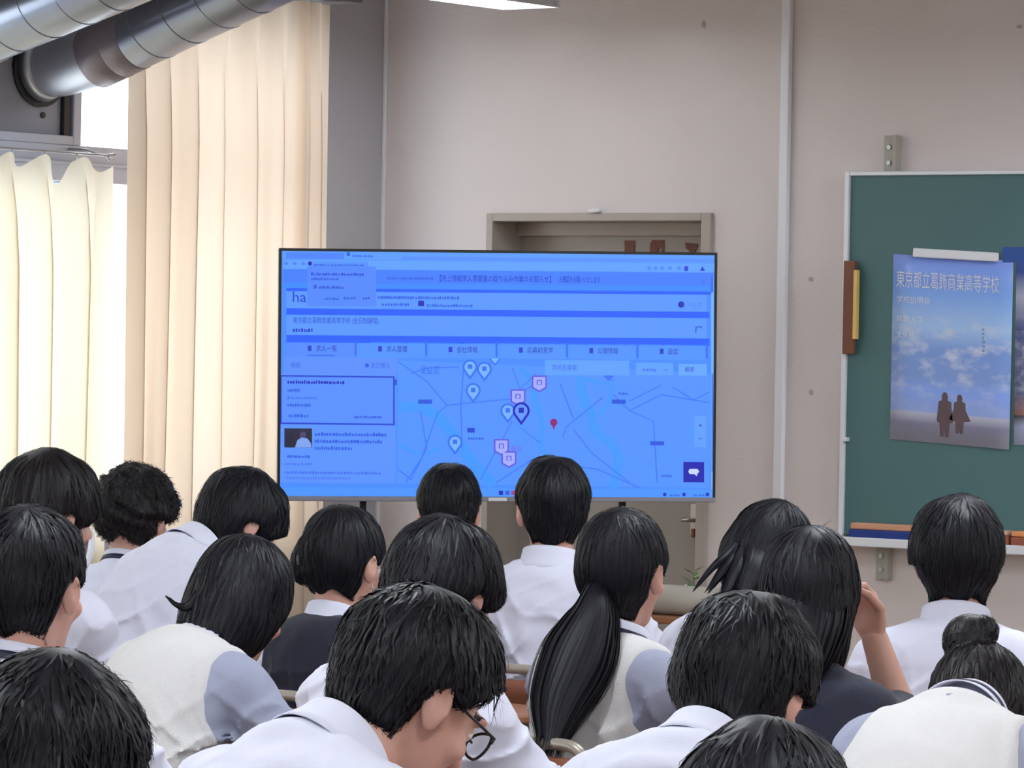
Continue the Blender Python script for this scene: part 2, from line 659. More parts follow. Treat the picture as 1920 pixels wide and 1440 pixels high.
for yy in (-3.3, -2.3, q1[1] - .06):
    MB().tube([(-.03, yy, zr + .02), (.05, yy, zr + .015), (.09, yy, zr)], .005, 6).build('bracket', M_steel, root)
for k in range(8):
    yy = q1[1] + .0 - .155 * k
    MB().tube([(.09, yy, zr), (.093, yy, zr - .018)], .003, 6).build('hook', M_steel, root)

# ------------------------------------------------------------------ exhaust ducts
M_duct = mat('galvanised_duct', srgb(150, 156, 170), .3, metal=1.0, noise=.10, nscale=7, bump=.05, bscale=30)
M_foil = mat('foil_collar', srgb(196, 200, 208), .4, metal=.9, noise=.06, nscale=14)
M_tape = mat('brown_foil_tape', srgb(150, 144, 152), .42, metal=.8, noise=.12, nscale=20, bump=.3, bscale=40)


def duct(pa, pb, yy, label, hand, fl, rad=.1):
    A = Vector(on_y(pa[0], pa[1], yy))
    B = Vector(on_y(pb[0], pb[1], yy))
    t = (B - A).normalized()
    E_ = A + t * ((RZ - .065 - A.z) / t.z)
    S = Vector((-.05, yy, fl[1]))
    root = empty('exhaust_duct', S)
    tag(root, label, 'duct', 'galvanised exhaust ducts below the ceiling')
    org = S

    def L(pts):
        return [Vector(q) - org for q in pts]
    # flange on the vent panel, short elbow, taped collar, spiral pipe
    f = MB().tube(L([S + Vector((.0, 0, 0)), S + Vector((.012, 0, 0))]), rad * 1.28, 28)
    f.build('flange', M_dark, root)
    MB().tube(L([S + Vector((.010, 0, 0)), S + Vector((.05, 0, .004))]), [rad * 1.12, rad * 1.02], 28).build('ring', M_foil, root)
    el = fillet([S + Vector((.02, 0, 0)), S + Vector((.09, 0, .0)) + (A - S) * .0, A + t * .10], .09, 8)
    MB().tube(L(el), rad * .97, 28, cap=False).build('elbow', M_foil, root)
    MB().tube(L([A + t * .07, A + t * .17, A + t * .175]), [rad * 1.04, rad * 1.04, rad], 28, cap=False).build('collar', M_tape, root)
    MB().tube(L([A + t * .16, A + t * .245, A + t * .25]), [rad * 1.03, rad * 1.03, rad], 28, cap=False).build('collar', M_tape, root)
    MB().tube(L([A + t * .2, E_]), rad, 40, cap=False).build('pipe', M_duct, root)
    a = t.orthogonal().normalized()
    b = t.cross(a)
    ln = (E_ - A).length - .28
    n = int(ln / .140 * 28)
    pts = []
    for k in range(n):
        s = k / 28 * .140
        an = hand * 2 * math.pi * k / 28
        pts.append(A + t * (.26 + s) + (a * math.cos(an) + b * math.sin(an)) * (rad + .0005))
    MB().tube(L(pts), .0022, 6, flat=.7).build('seam', M_duct, root)
    # hood where the pipe meets the ceiling
    MB().cbox(E_ - org + Vector((.05, 0, .02)), (.34, .34, .09)).build('ceiling_hood', M_steel, root, bevel=.006)
    return root


duct((150, 121), (512, -47), -1.80, 'galvanised spiral duct rising from the vent panel past the tall curtain', 1, (-1.80, float(on_y(66, 128, -1.80)[2])))
duct((-120, 99), (252, -54), -2.42, 'galvanised spiral duct nearer the rear of the room, crossing over the other duct', 1, (-2.42, 2.38))

# ------------------------------------------------------------------ ceiling tube lamps
M_lampbody = mat('lamp_enamel', srgb(226, 230, 236), .4)
M_tube = emit('lit_tube', (.90, .95, 1, 1), LAMP_E)
M_tube_dim = emit('dimmed_tube', (.90, .95, 1, 1), LAMP_E * .2)     # the row by the windows is dimmed
_q = on_y(1040, 14, -.50)
LZ = float(_q[2])
LXS = [float(_q[0]) - .10, 4.5, 7.6]


def lamp(x, y1, label, tube_m):
    root = empty('tube_lamp', (x, y1 - .575, LZ))
    tag(root, label, 'ceiling lamp', 'hanging twin tube lamps')
    b = MB()
    for s in (-1, 1):                          # sloping reflector wings
        b.add([(s * .05, -.575, .075), (s * .115, -.575, .0), (s * .115, .575, .0), (s * .05, .575, .075)], [(0, 1, 2, 3)])
    b.build('reflector', M_lampbody, root, solid=.004)
    MB().box((-.05, -.575, .05), (.05, .575, .085)).build('housing', M_lampbody, root, bevel=.006)
    for s in (-1, 1):
        MB().box((-.117, s * .575 - .006, -.002), (.117, s * .575 + .006, .08)).build('end_cap', M_lampbody, root, bevel=.004)
        MB().tube([(s * .055, -.545, .022), (s * .055, .545, .022)], .015, 10).build('tube', tube_m, root)
        MB().tube([(0, s * .45, .08), (0, s * .45, RZ - LZ)], .006, 6).build('hanger', M_steel, root)
    return root


_rowname = ['window side', 'middle', 'corridor side']
for i, lx in enumerate(LXS):
    for j, ly in enumerate((-.50, -3.0, -5.5, -8.0, -10.5)):
        lamp(lx, ly, 'white hanging twin tube lamp, %s in the %s row counted from the front wall' % (('first', 'second', 'third', 'fourth', 'fifth')[j], _rowname[i]),
             M_tube_dim if i == 0 else M_tube)

# ------------------------------------------------------------------ door in the front wall
M_frame = mat('door_frame_paint', srgb(176, 166, 158), .6, noise=.04, nscale=10)
M_door = mat('door_paint', srgb(170, 162, 155), .6, noise=.05, nscale=4)
M_brown = mat('brown_letter_sheet', srgb(122, 72, 62), .6)
d1 = empty('door_1', (DX0, .0, 0))
tag(d1, 'recessed greyish beige door behind the television, brown letters near its top', kind='structure')
o_ = Vector((DX0, 0, 0))
W = DX1 - DX0
MB().box((0, -.018, 0), (.028, .20, DZ)).build('door_frame', M_frame, d1, bevel=.003)
MB().box((W - .04, -.018, 0), (W, .20, DZ)).build('door_frame', M_frame, d1, bevel=.003)
MB().box((.028, -.018, DZ - .028), (W - .04, .20, DZ)).build('door_frame', M_frame, d1, bevel=.003)
MB().box((.028, .165, 0), (W - .04, .20, DZ - .028)).build('door_panel', M_door, d1)
MB().box((.028, .13, DZ - .075), (W - .04, .165, DZ - .028)).build('door_stop', M_frame, d1, bevel=.003)
q = on_y(1115, 395, -.02) - np.array(o_)
MB().cbox(q, (.05, .02, .012)).build('door_catch', M_white, d1, bevel=.004)
for (px0, px1, py0, kind_) in ((1171, 1190, 451, 0), (1219, 1245, 450, 1), (1285, 1308, 455, 2)):
    a = on_y(px0, py0, .162) - np.array(o_)
    b = on_y(px1, py0, .162) - np.array(o_)
    w_ = b[0] - a[0]
    h_ = .12
    poly = {0: [(0, 0), (w_, 0), (w_ * .92, -h_), (w_ * .1, -h_)],
            1: [(w_ * .15, 0), (w_, 0), (w_, -h_), (w_ * .8, -h_), (w_ * .8, -.03), (w_ * .62, -.028), (w_ * .6, -h_), (0, -h_), (0, -.015)],
            2: [(0, 0), (w_, -.004), (w_ * .98, -.015), (w_ * .8, -.03), (w_ * .8, -h_), (w_ * .4, -h_), (w_ * .35, -.03), (w_ * .05, -.02)]}[kind_]
    MB().prism(poly, (a[0], .1645, a[2]), (1, 0, 0), (0, 0, 1), (0, -1, 0), .003).build('letter', M_brown, d1)
# handle plate and a hanging key
q = on_y(1304, 975, .16) - np.array(o_)
MB().cbox((q[0], .158, q[2]), (.035, .016, .11)).build('handle_plate', M_steel, d1, bevel=.004)
hd = MB().tube(fillet([(q[0], .155, q[2]), (q[0], .125, q[2]), (q[0] - .03, .12, q[2])], .012), .007, 8).build('handle', M_steel, d1)
MB().cbox((q[0], .148, q[2] - .045), (.014, .012, .03)).build('key', mat('orange_key_tag', srgb(150, 84, 44), .5), d1, bevel=.003)

# ------------------------------------------------------------------ cable duct
qt, qb = on_y(1478, 0, -.01), on_y(1460, 930, -.01)
cd = MB().box((qt[0] - .017, -.024, .05), (qt[0] + .017, 0, RZ))
o = cd.build('cable_raceway', M_white, bevel=.004)
tag(o, 'white plastic cable raceway running up the front wall beside the door', 'raceway')
# ------------------------------------------------------------------ blackboard
M_green = mat('green_board', srgb(74, 112, 114), .5, noise=.07, nscale=3)
M_bframe = mat('board_frame', srgb(232, 234, 240), .4, metal=.2)
M_brk = mat('bracket_paint', srgb(176, 174, 164), .5)
q = on_y(1582, 322, -.05)
q2 = on_y(1573, 1013, -.05)
BX0, BZ1, BZ0, BX1 = float(q[0] + q2[0]) / 2, float(q[2]), float(q2[2]), 5.7
bb = empty('blackboard', ((BX0 + BX1) / 2, 0, BZ0))
tag(bb, 'wide green chalkboard with white frame and chalk tray on the front wall', 'blackboard')
o_ = Vector(((BX0 + BX1) / 2, 0, BZ0))


def PB(lo, hi, nm, m, bev=.003):
    return MB().box([lo[i] - o_[i] for i in range(3)], [hi[i] - o_[i] for i in range(3)]).build(nm, m, bb, bevel=bev)


PB((BX0 + .016, -.040, BZ0 + .02), (BX1 - .016, -.02, BZ1 - .012), 'writing_surface', M_green, 0)
PB((BX0, -.052, BZ0), (BX0 + .018, -.0, BZ1), 'frame_side', M_bframe)
PB((BX1 - .018, -.052, BZ0), (BX1, -.0, BZ1), 'frame_side', M_bframe)
PB((BX0 + .018, -.052, BZ1 - .014), (BX1 - .018, -.0, BZ1), 'frame_top', M_bframe)
PB((BX0 - .01, -.13, BZ0 - .012), (BX1 + .01, -.0, BZ0 + .012), 'chalk_tray', M_bframe)
PB((BX0 - .01, -.135, BZ0 - .012), (BX1 + .01, -.125, BZ0 + .018), 'tray_lip', M_bframe)
for xb_ in (2.135, 3.4, 4.7):
    for z0_, z1_ in ((BZ1 - .01, BZ1 + .12), (BZ0 - .125, BZ0 - .012)):
        br = PB((xb_ - .026, -.022, z0_), (xb_ + .026, 0, z1_), 'bracket', M_brk, .002)
        lip = MB().box((xb_ + .014 - o_[0], -.035, z0_ - o_[2]), (xb_ + .026 - o_[0], -.022, z1_ - o_[2])).build('lip', M_brk, br)
        for zz in (.3, .7):
            z_ = z0_ + (z1_ - z0_) * zz - o_[2]
            MB().tube([(xb_ - .006 - o_[0], -.023, z_), (xb_ - .006 - o_[0], -.0265, z_)], .008, 10).build('screw', M_steel, br)
q = on_y(1581, 823, -.05)
PB((q[0], -.06, q[2] - .008), (q[0] + .02, -.04, q[2] + .006), 'hook', M_bframe)

# things standing on the chalk tray
TZ = BZ0 + .012


def tray_block(px0, px1, z0, z1, name, m, label, cat, dep=.05, yy=-.075):
    a, b = on_y(px0, 1000, yy), on_y(px1, 1000, yy)
    cx = (a[0] + b[0]) / 2
    root = MB().box((-(b[0] - a[0]) / 2, -dep / 2, 0), ((b[0] - a[0]) / 2, dep / 2, z1 - z0)).build(name, m, bevel=.006)
    root.location = (cx, yy, z0)
    return tag(root, label, cat)


M_blue = mat('blue_felt', srgb(36, 58, 130), .9, bump=.3, bscale=200)
M_orange = mat('orange_plastic', srgb(206, 150, 118), .5)
e = tray_block(1597, 1716, TZ, TZ + .030, 'board_eraser', M_blue, 'long blue felt eraser lying in the chalk tray', 'eraser')
o = MB().box((-.115, -.022, .0302), (.115, .022, .052)).build('eraser_back', M_orange, e, bevel=.005)
e2 = tray_block(1862, 1898, TZ, TZ + .034, 'chalk_box', mat('copper_tin', srgb(150, 84, 62), .35, metal=.4), 'small copper coloured chalk tin in the chalk tray', 'tin')
MB().box((-.03, -.026, .0342), (.03, .026, .05)).build('lid', mat('pale_copper_lid', srgb(226, 186, 160), .3, metal=.4), e2, bevel=.004)
e3 = tray_block(1901, 1945, TZ, TZ + .032, 'chalk_box', MATS['copper_tin'], 'brown chalk tin with an orange lid in the chalk tray', 'tin')
MB().box((-.038, -.026, .0322), (.038, .026, .05)).build('lid', mat('orange_lid', srgb(226, 150, 90), .4), e3, bevel=.004)

# wooden ruler hanging from the frame, with a yellow scale strip
M_rwood = mat('reddish_wood', srgb(122, 72, 50), .5, noise=.25, nscale=5, stretch=(1, 1, .12))
M_ywood = mat('yellow_wood', srgb(226, 190, 110), .5, noise=.12, nscale=5, stretch=(1, 1, .12))
a, b = on_y(1587, 489, -.062), on_y(1602, 664, -.062)
rl = MB().box((a[0] - .005, -.072, b[2]), (b[0] + .0, -.0535, a[2])).build('board_ruler', M_rwood, bevel=.003)
tag(rl, 'reddish wooden ruler with yellow edge hanging at the chalkboard side', 'ruler')
a2, b2 = on_y(1599, 506, -.07), on_y(1606, 636, -.07)
MB().box((b[0], -.079, b2[2]), (b[0] + .013, -.058, a2[2])).build('scale_strip', M_ywood, rl, bevel=.002)

# ------------------------------------------------------------------ posters
PY = -.0425                                    # just proud of the writing surface
pTL, pTR, pBR, pBL = (Vector(on_y(*q, PY)) for q in ((1675, 476), (1900, 489), (1890, 832), (1669, 823)))
po = empty('poster', (pBL + pBR) / 2)
tag(po, 'blue sky poster with two small figures, under a white magnet bar', 'poster', 'posters on the chalkboard')
po_o = (pBL + pBR) / 2
ex = (pTR - pTL).normalized()
ey = (pTL - pBL).normalized()
PW, PH = (pTR - pTL).length, (pTL - pBL).length
M_post = bpy.data.materials.new('poster_print')
M_post.use_nodes = True
nt = M_post.node_tree
bs = nt.nodes['Principled BSDF']
bs.inputs['Roughness'].default_value = .35
uvn = nt.nodes.new('ShaderNodeUVMap')
sx_ = nt.nodes.new('ShaderNodeSeparateXYZ')
nt.links.new(uvn.outputs[0], sx_.inputs[0])
rp = nt.nodes.new('ShaderNodeValToRGB')
el = rp.color_ramp.elements
el[0].position, el[0].color = 0.0, srgb(178, 178, 195)
el[1].position, el[1].color = 1.0, srgb(146, 171, 249)
for pos, c in ((.025, (162, 162, 181)), (.10, (139, 139, 164)), (.155, (183, 185, 206)), (.165, (148, 171, 230)), (.28, (136, 169, 246)),
               (.36, (128, 160, 224)), (.50, (124, 160, 228)), (.62, (169, 204, 250)), (.80, (129, 176, 250)), (.93, (134, 169, 250))):
    e_ = el.new(pos)
    e_.color = srgb(*c)
nt.links.new(sx_.outputs[1], rp.inputs[0])
nz = nt.nodes.new('ShaderNodeTexNoise')
nz.inputs['Scale'].default_value = 5.5
nz.inputs['Detail'].default_value = 7
mpn = nt.nodes.new('ShaderNodeMapping')
mpn.inputs['Scale'].default_value = (1.0, 2.4, 1)
mpn.inputs['Rotation'].default_value = (0, 0, .5)
nt.links.new(uvn.outputs[0], mpn.inputs[0])
nt.links.new(mpn.outputs[0], nz.inputs[0])
cr_ = nt.nodes.new('ShaderNodeMapRange')
cr_.inputs['From Min'].default_value = .48
cr_.inputs['From Max'].default_value = .72
nt.links.new(nz.outputs[0], cr_.inputs['Value'])
gate = nt.nodes.new('ShaderNodeValToRGB')
ge = gate.color_ramp.elements
ge[0].position, ge[0].color = .15, (0, 0, 0, 1)
ge[1].position, ge[1].color = .72, (0, 0, 0, 1)
g2 = ge.new(.40)
g2.color = (.95, .95, .95, 1)
g3 = ge.new(.58)
g3.color = (.9, .9, .9, 1)
nt.links.new(sx_.outputs[1], gate.inputs[0])
mu = nt.nodes.new('ShaderNodeMath')
mu.operation = 'MULTIPLY'
nt.links.new(cr_.outputs[0], mu.inputs[0])
nt.links.new(gate.outputs[0], mu.inputs[1])
mx = nt.nodes.new('ShaderNodeMix')
mx.data_type = 'RGBA'
nt.links.new(mu.outputs[0], mx.inputs[0])
nt.links.new(rp.outputs[0], mx.inputs[6])
mx.inputs[7].default_value = srgb(216, 222, 240)
nt.links.new(mx.outputs[2], bs.inputs['Base Color'])


def sheet_uv(name, m, parent, w, h, org, ex, ey, thick=.0006):
    """a thin printed sheet with a 0..1 map on its face"""
    ez = ex.cross(ey)
    nu, nv = 6, 8
    vs_, fs = [], []
    for j in range(nv + 1):
        for i in range(nu + 1):
            curl = .006 * (i / nu) ** 3 * (1 - j / nv) ** 2 + .001 * math.sin(5 * j / nv)
            vs_.append(org + ex * (w * i / nu) + ey * (h * j / nv) + ez * (curl + thick))
    for j in range(nv):
        for i in range(nu):
            fs.append((j * (nu + 1) + i, j * (nu + 1) + i + 1, (j + 1) * (nu + 1) + i + 1, (j + 1) * (nu + 1) + i))
    o = MB().add(vs_, fs, 0, True).build(name, m, parent, solid=.0005)
    uv = o.data.uv_layers.new(name='UVMap')
    for p_ in o.data.polygons:
        for li in p_.loop_indices:
            k = o.data.loops[li].vertex_index
            uv.data[li].uv = ((k % (nu + 1)) / nu, (k // (nu + 1)) / nv)
    return o


ez = ex.cross(ey)
sheet_uv('sheet', M_post, po, PW, PH, pBL - po_o, ex, ey)
M_pw = mat('poster_white_print', srgb(226, 230, 244), .5)
M_pfig = mat('poster_figure_print', srgb(92, 72, 78), .5)
M_pgrey = mat('poster_grey_print', srgb(128, 148, 196), .5)
mbp = MB()


def ptext(txt, px, py, hpx, mi, sxy=1.0, squeeze=None):
    v, f_ = text_mesh(txt, 1.0)
    if not v:
        return
    x1 = max(a[0] for a in v)
    q0 = Vector(on_y(px, py, PY)) - po_o
    sc = hpx / 545.0 / .78
    sx = sc if squeeze is None else (squeeze / 545.0) * 1.22 / x1
    MB().add([q0 + ex * (a[0] * sx) + ey * (a[1] * sc) + ez * .0022 for a in v], f_).build('lettering', (M_pw, M_pfig, M_pgrey)[mi], po)


ptext('東京都立葛飾商業高等学校', 1681, 535, 26, 0, squeeze=172)
ptext('学校説明会', 1681, 566, 11, 0)
ptext('体験入学', 1681, 602, 11, 0)
ptext('文化祭', 1681, 632, 10, 0)
_rn = random.Random(4)
for k in range(11):                            # a vertical line of small print
    q0 = Vector(on_y(1842, 620 + k * 8, PY)) - po_o
    w_, h_ = _rn.uniform(.006, .012), _rn.uniform(.007, .011)
    mbp.add([q0 + ex * a + ey * b + ez * .0022 for a, b in ((0, 0), (w_, 0), (w_, h_), (0, h_))], [(0, 1, 2, 3)], 0)
tag(mbp.build('small_print', M_pgrey, po), kind='stuff')
mbp = MB()


def fig(px, py_foot, hpx, wide):
    """small standing figure in a long coat, printed"""
    prof = [(-.10, 0), (-.13, .30), (-.2 * wide, .34), (-.17, .60), (-.16, .78), (-.07, .82), (-.08, .90), (-.05, .98), (0, 1.0), (.05, .98),
            (.08, .90), (.07, .82), (.17, .78), (.18, .60), (.22 * wide, .33), (.13, .30), (.11, 0), (.02, 0), (0, .25), (-.02, 0)]
    q0 = Vector(on_y(px, py_foot, PY)) - po_o
    s = hpx / 545.0
    mbp.add([q0 + ex * (a * s) + ey * (b * s) + ez * .0030 for a, b in prof], [tuple(range(len(prof)))], 0)


fig(1771, 819, 80, 1.0)
fig(1799, 813, 70, 1.5)
mbp.build('figures', M_pfig, po)
mgp = Vector(on_y(1794, 478, PY))
mg = MB()
R_ = Matrix((ex, -ez, ey)).transposed()
mg.cbox((0, -.008, 0), (.318, .012, .030))
mag = mg.build('magnet_bar', M_white, None, bevel=.004)
mag.location = mgp
mag.rotation_euler = R_.to_euler()
tag(mag, 'white magnet bar holding the sky poster on the chalkboard', 'magnet')
# neighbouring poster, mostly beyond the frame
qTL, qBL = Vector(on_y(1906, 486, PY)), Vector(on_y(1901, 834, PY))
p2 = empty('poster', qBL)
tag(p2, 'dark cloudy evening poster beside the sky poster', 'poster', 'posters on the chalkboard')
M_post2 = M_post.copy()
M_post2.name = 'evening_poster_print'
for n_ in M_post2.node_tree.nodes:
    if n_.type == 'VALTORGB' and len(n_.color_ramp.elements) > 6:
        for e_, c in zip(n_.color_ramp.elements, ((190, 200, 230), (190, 200, 230), (188, 198, 228), (60, 50, 66), (168, 110, 100), (70, 74, 120), (96, 104, 150),
                                                  (110, 116, 160), (70, 84, 150), (200, 205, 230), (56, 84, 170), (66, 96, 180))):
            e_.color = srgb(*c)
ey2 = (qTL - qBL).normalized()
sheet_uv('sheet', M_post2, p2, .42, (qTL - qBL).length, Vector((0, 0, 0)), Vector((1, 0, 0)), ey2)
bk = on_y(1902, 472, -.041)
o = MB().box((0, -.0012, 0), (.45, 0, .05)).build('backing_strip', mat('blue_backing_card', srgb(40, 84, 160), .6), p2)
o.location = Vector(on_y(1880, 492, -.0412)) - qBL

# ------------------------------------------------------------------ television on its stand
tvc = Vector(at(934.5, 705, 573))
_a = math.radians(6.5)
tx = Vector(_r * math.cos(_a) + _d * math.sin(_a))
tn = Vector((tx.y, -tx.x, 0))                  # towards the class
_b = -.0105
tzv = Vector((0, 0, 1))
tx2 = (tx * math.cos(_b) - tzv * math.sin(_b)).normalized()
tz2 = tn.cross(tx2)
TVR = Matrix((tx2, -tn, tz2)).transposed()
TW, TH = 1.442, .822
tv = empty('television', (tvc.x, tvc.y, 0))
tag(tv, 'large flat television showing a blue tinted web page with a map', 'television')
tvrel = tvc - Vector((tvc.x, tvc.y, 0))
TVM = Matrix.Translation(tvrel) @ TVR.to_4x4()
M_tvb = mat('television_black', srgb(18, 18, 22), .3)
M_tvs = mat('television_silver', srgb(150, 150, 162), .35, metal=.7)
o = MB().box((-TW / 2, -.0, -TH / 2), (TW / 2, .045, TH / 2), 0, TVM).build('casing', M_tvb, tv, bevel=.004)
o = MB().box((-.5, .045, -.30), (.5, .075, .22), 0, TVM).build('rear_housing', M_tvb, tv, bevel=.01)
fr = MB()
bz = .009
fr.box((-TW / 2, -.006, TH / 2 - bz), (TW / 2, 0, TH / 2), 0, TVM).box((-TW / 2, -.006, -TH / 2 + .016), (-TW / 2 + bz, 0, TH / 2 - bz), 0, TVM)
fr.box((TW / 2 - bz, -.006, -TH / 2 + .016), (TW / 2, 0, TH / 2 - bz), 0, TVM)
fr.build('bezel', M_tvb, tv)
MB().box((-TW / 2, -.007, -TH / 2), (TW / 2, 0, -TH / 2 + .016), 0, TVM).build('lower_bezel', M_tvs, tv, bevel=.002)
MB().box((-.03, -.0085, -TH / 2 + .002), (.03, -.006, -TH / 2 + .013), 0, TVM).build('maker_badge', M_white, tv)
# stand: two posts, crossbars, feet with castors
M_std = mat('stand_black', srgb(30, 31, 36), .45, metal=.3)
st = empty('television_stand', (tvc.x, tvc.y, 0))
tag(st, 'black wheeled stand carrying the large television', 'stand')
ST = Matrix((tx, -tn, Vector((0, 0, 1)))).transposed().to_4x4()
for s in (-.43, .43):
    MB().box((s - .011, .077, .09), (s + .011, .110, 1.60), 0, ST).build('post', M_std, st, bevel=.003)
    MB().box((s - .02, -.24, .07), (s + .02, .33, .10), 0, ST).build('foot', M_std, st, bevel=.004)
    for yy in (-.21, .30):
        w_ = MB()
        w_.tube([ST @ Vector((s - .014, yy, .035)), ST @ Vector((s + .014, yy, .035))], .035, 14)
        w_.build('castor', M_dark, st)
for z in (.35, 1.25, 1.5):
    MB().box((-.43, .080, z), (.43, .105, z + .03), 0, ST).build('crossbar', M_std, st, bevel=.003)
MB().box((-.40, -.10, .52), (.40, .20, .545), 0, ST).build('shelf', M_std, st, bevel=.003)

# the page on the screen: flat luminous shapes just proud of the panel
SCR = []
_cols = {}
SC_STR = .92


def scol(rgb):
    key = 'screen_%02x%02x%02x' % rgb
    if key not in _cols:
        _cols[key] = len(SCR)
        SCR.append(emit(key, srgb(*rgb), SC_STR))
    return _cols[key]


tvM = Matrix.Translation(Vector((tvc.x, tvc.y, 0))) @ TVM
tvi = tvM.inverted()
_tn = np.array(tn)


def spx(px, py):
    """photo pixel to panel coordinates (u right, v up, metres)"""
    q = tvi @ Vector(on_plane(px, py, np.array(tvc), _tn))
    return q.x, q.z


LAY = [0.0002]
mbs = MB()


def S_add(uv, faces, rgb, lay):
    mbs.add([TVM @ Vector((a, -.0012 - lay * .00025, b)) for a, b in uv], faces, scol(rgb))


def S_poly(pp, rgb, lay):
    S_add([spx(*q) for q in pp], [tuple(range(len(pp)))], rgb, lay)


def S_rect(x0, y0, x1, y1, rgb, lay, slope=.0085):
    S_poly([(x0, y0), (x1, y0 + (x1 - x0) * slope), (x1, y1 + (x1 - x0) * slope), (x0, y1)], rgb, lay)


def S_text(t, px, py, hpx, rgb, lay, width=None):
    v, f_ = text_mesh(t, 1.0)
    if not v:
        return
    u0, v0 = spx(px, py)
    sc = hpx / 573.0 / .78
    sx = sc if width is None else width / 573.0 / max(a[0] for a in v)
    S_add([(u0 + a[0] * sx, v0 + a[1] * sc - .0000 * a[0]) for a in v], f_, rgb, lay)


def S_blur(px, py, hpx, rgb, lay, width, seed=0):
    """small print too coarse to read: a row of uneven marks"""
    rn = random.Random(int(px * 7 + py * 13 + seed))
    x = px
    while x < px + width - 1:
        w = rn.uniform(2.0, 5.0)
        h_ = hpx * rn.uniform(.6, 1)
        yy = py + (x - px) * .0085
        S_poly([(x, yy - h_), (x + w, yy - h_), (x + w, yy), (x, yy)], rgb, lay)
        if rn.random() < .5:
            S_poly([(x + w * .3, yy - h_ * 1.1), (x + w * .6, yy - h_ * 1.1), (x + w * .6, yy + 1), (x + w * .3, yy + 1)], rgb, lay)
        x += w + rn.uniform(.6, 2.2)


def S_line(pp, wpx, rgb, lay):
    P_ = [Vector(spx(*q)) for q in pp]
    w = wpx / 573.0 / 2
    vs_, fs = [], []
    for i, q in enumerate(P_):
        t = (P_[min(i + 1, len(P_) - 1)] - P_[max(i - 1, 0)]).normalized()
        n = Vector((-t.y, t.x)) * w
        vs_ += [tuple(q + n), tuple(q - n)]
    for i in range(len(P_) - 1):
        fs.append((2 * i, 2 * i + 1, 2 * i + 3, 2 * i + 2))
    S_add(vs_, fs, rgb, lay)


def S_disc(px, py, rpx, rgb, lay, n=14, ry=None):
    ry = ry or rpx
    S_poly([(px + rpx * math.cos(2 * math.pi * k / n), py - ry * math.sin(2 * math.pi * k / n)) for k in range(n)], rgb, lay)


B0, B1, B2, B3 = (78, 142, 255), (24, 92, 252), (84, 150, 255), (64, 128, 255)
DK, MD, LT = (8, 30, 190), (36, 90, 232), (112, 172, 255)
hw, hh = TW / 2 - bz + .001, TH / 2
S_add([(-hw, -hh + .015), (hw, -hh + .015), (hw, hh - bz + .001), (-hw, hh - bz + .001)], [(0, 1, 2, 3)], (66, 138, 255), 0)
# browser bars
S_rect(531, 470, 1343, 486, (88, 156, 255), 1)
S_rect(536, 473, 645, 485, (72, 130, 252), 2)
S_rect(752, 481, 1340, 487, (80, 142, 255), 2)
S_rect(531, 487, 1343, 504, (92, 160, 255), 1)
S_rect(582, 490, 690, 499, (80, 144, 255), 2)
S_rect(650, 473, 656, 480, MD, 2)
S_blur(661, 482, 4.3, (52, 104, 240), 2, 40)
for k in range(3):
    S_rect(533 + 16 * k, 491, 540 + 16 * k, 497, (70, 128, 250), 2)
S_disc(581, 494, 4, DK, 3)
S_blur(588, 498, 3.1, MD, 3, 96)
for k, x in enumerate((1214, 1226, 1238, 1253, 1270)):
    S_rect(x, 500, x + 6, 506, (70, 130, 250), 2)
S_rect(1283, 499, 1290, 508, (20, 60, 220), 2)
S_poly([(1312, 508), (1322, 508), (1317, 499)], (20, 60, 220), 2)
# notice band
S_rect(531, 505, 1337, 530, (60, 124, 255), 1)
S_rect(531, 530, 1337, 542, (52, 136, 255), 1)
S_rect(537, 540, 1334, 546, B1, 2)
S_blur(725, 524, 5.6, (44, 92, 236), 3, 88)
S_text('【売上情報求人票関連の取り込み作業のお知らせ】', 818, 527, 11, DK, 3, 216)
S_text('お確認をお願いいたします', 1048, 529, 11, DK, 3, 78)
S_text('×', 1316, 532, 8, MD, 3)
# header card
S_rect(537, 546, 1325, 578, B2, 2)
S_rect(537, 578, 1330, 590, B1, 3)
S_text('ha', 547, 566, 22, (20, 58, 214), 4, 27)
S_blur(708, 560, 5.6, MD, 4, 152)
S_blur(716, 573, 5.0, MD, 4, 52)
S_rect(784, 564, 795, 574, DK, 4)
S_blur(800, 575, 5.0, MD, 4, 86)
S_disc(1277, 571, 6, DK, 4)
S_text('ヘルプ', 1290, 577, 10, (60, 112, 244), 4, 26)
# popup window
S_rect(576, 499, 705, 574, (78, 134, 255), 5, .006)
S_blur(583, 516, 5.0, (30, 74, 222), 6, 100)
S_blur(583, 525, 5.0, MD, 6, 50)
S_blur(598, 541, 5.0, (30, 74, 222), 6, 48)
S_rect(588, 534, 594, 541, MD, 6)
S_blur(608, 562, 4.3, MD, 6, 24)
S_blur(644, 561, 4.3, MD, 6, 24)
S_blur(680, 561, 4.3, (30, 74, 222), 6, 13)
# name card
S_rect(537, 590, 1325, 628, B2, 2)
S_rect(537, 628, 1330, 642, B1, 3)
S_text('東京都立葛飾商業高等学校 (全日制課程)', 549, 605, 10, (24, 62, 214), 4, 160)
S_blur(549, 622, 6.8, (16, 52, 208), 4, 38)
S_line([(1304, 624), (1305, 614), (1312, 612), (1316, 615)], 3, MD, 4)
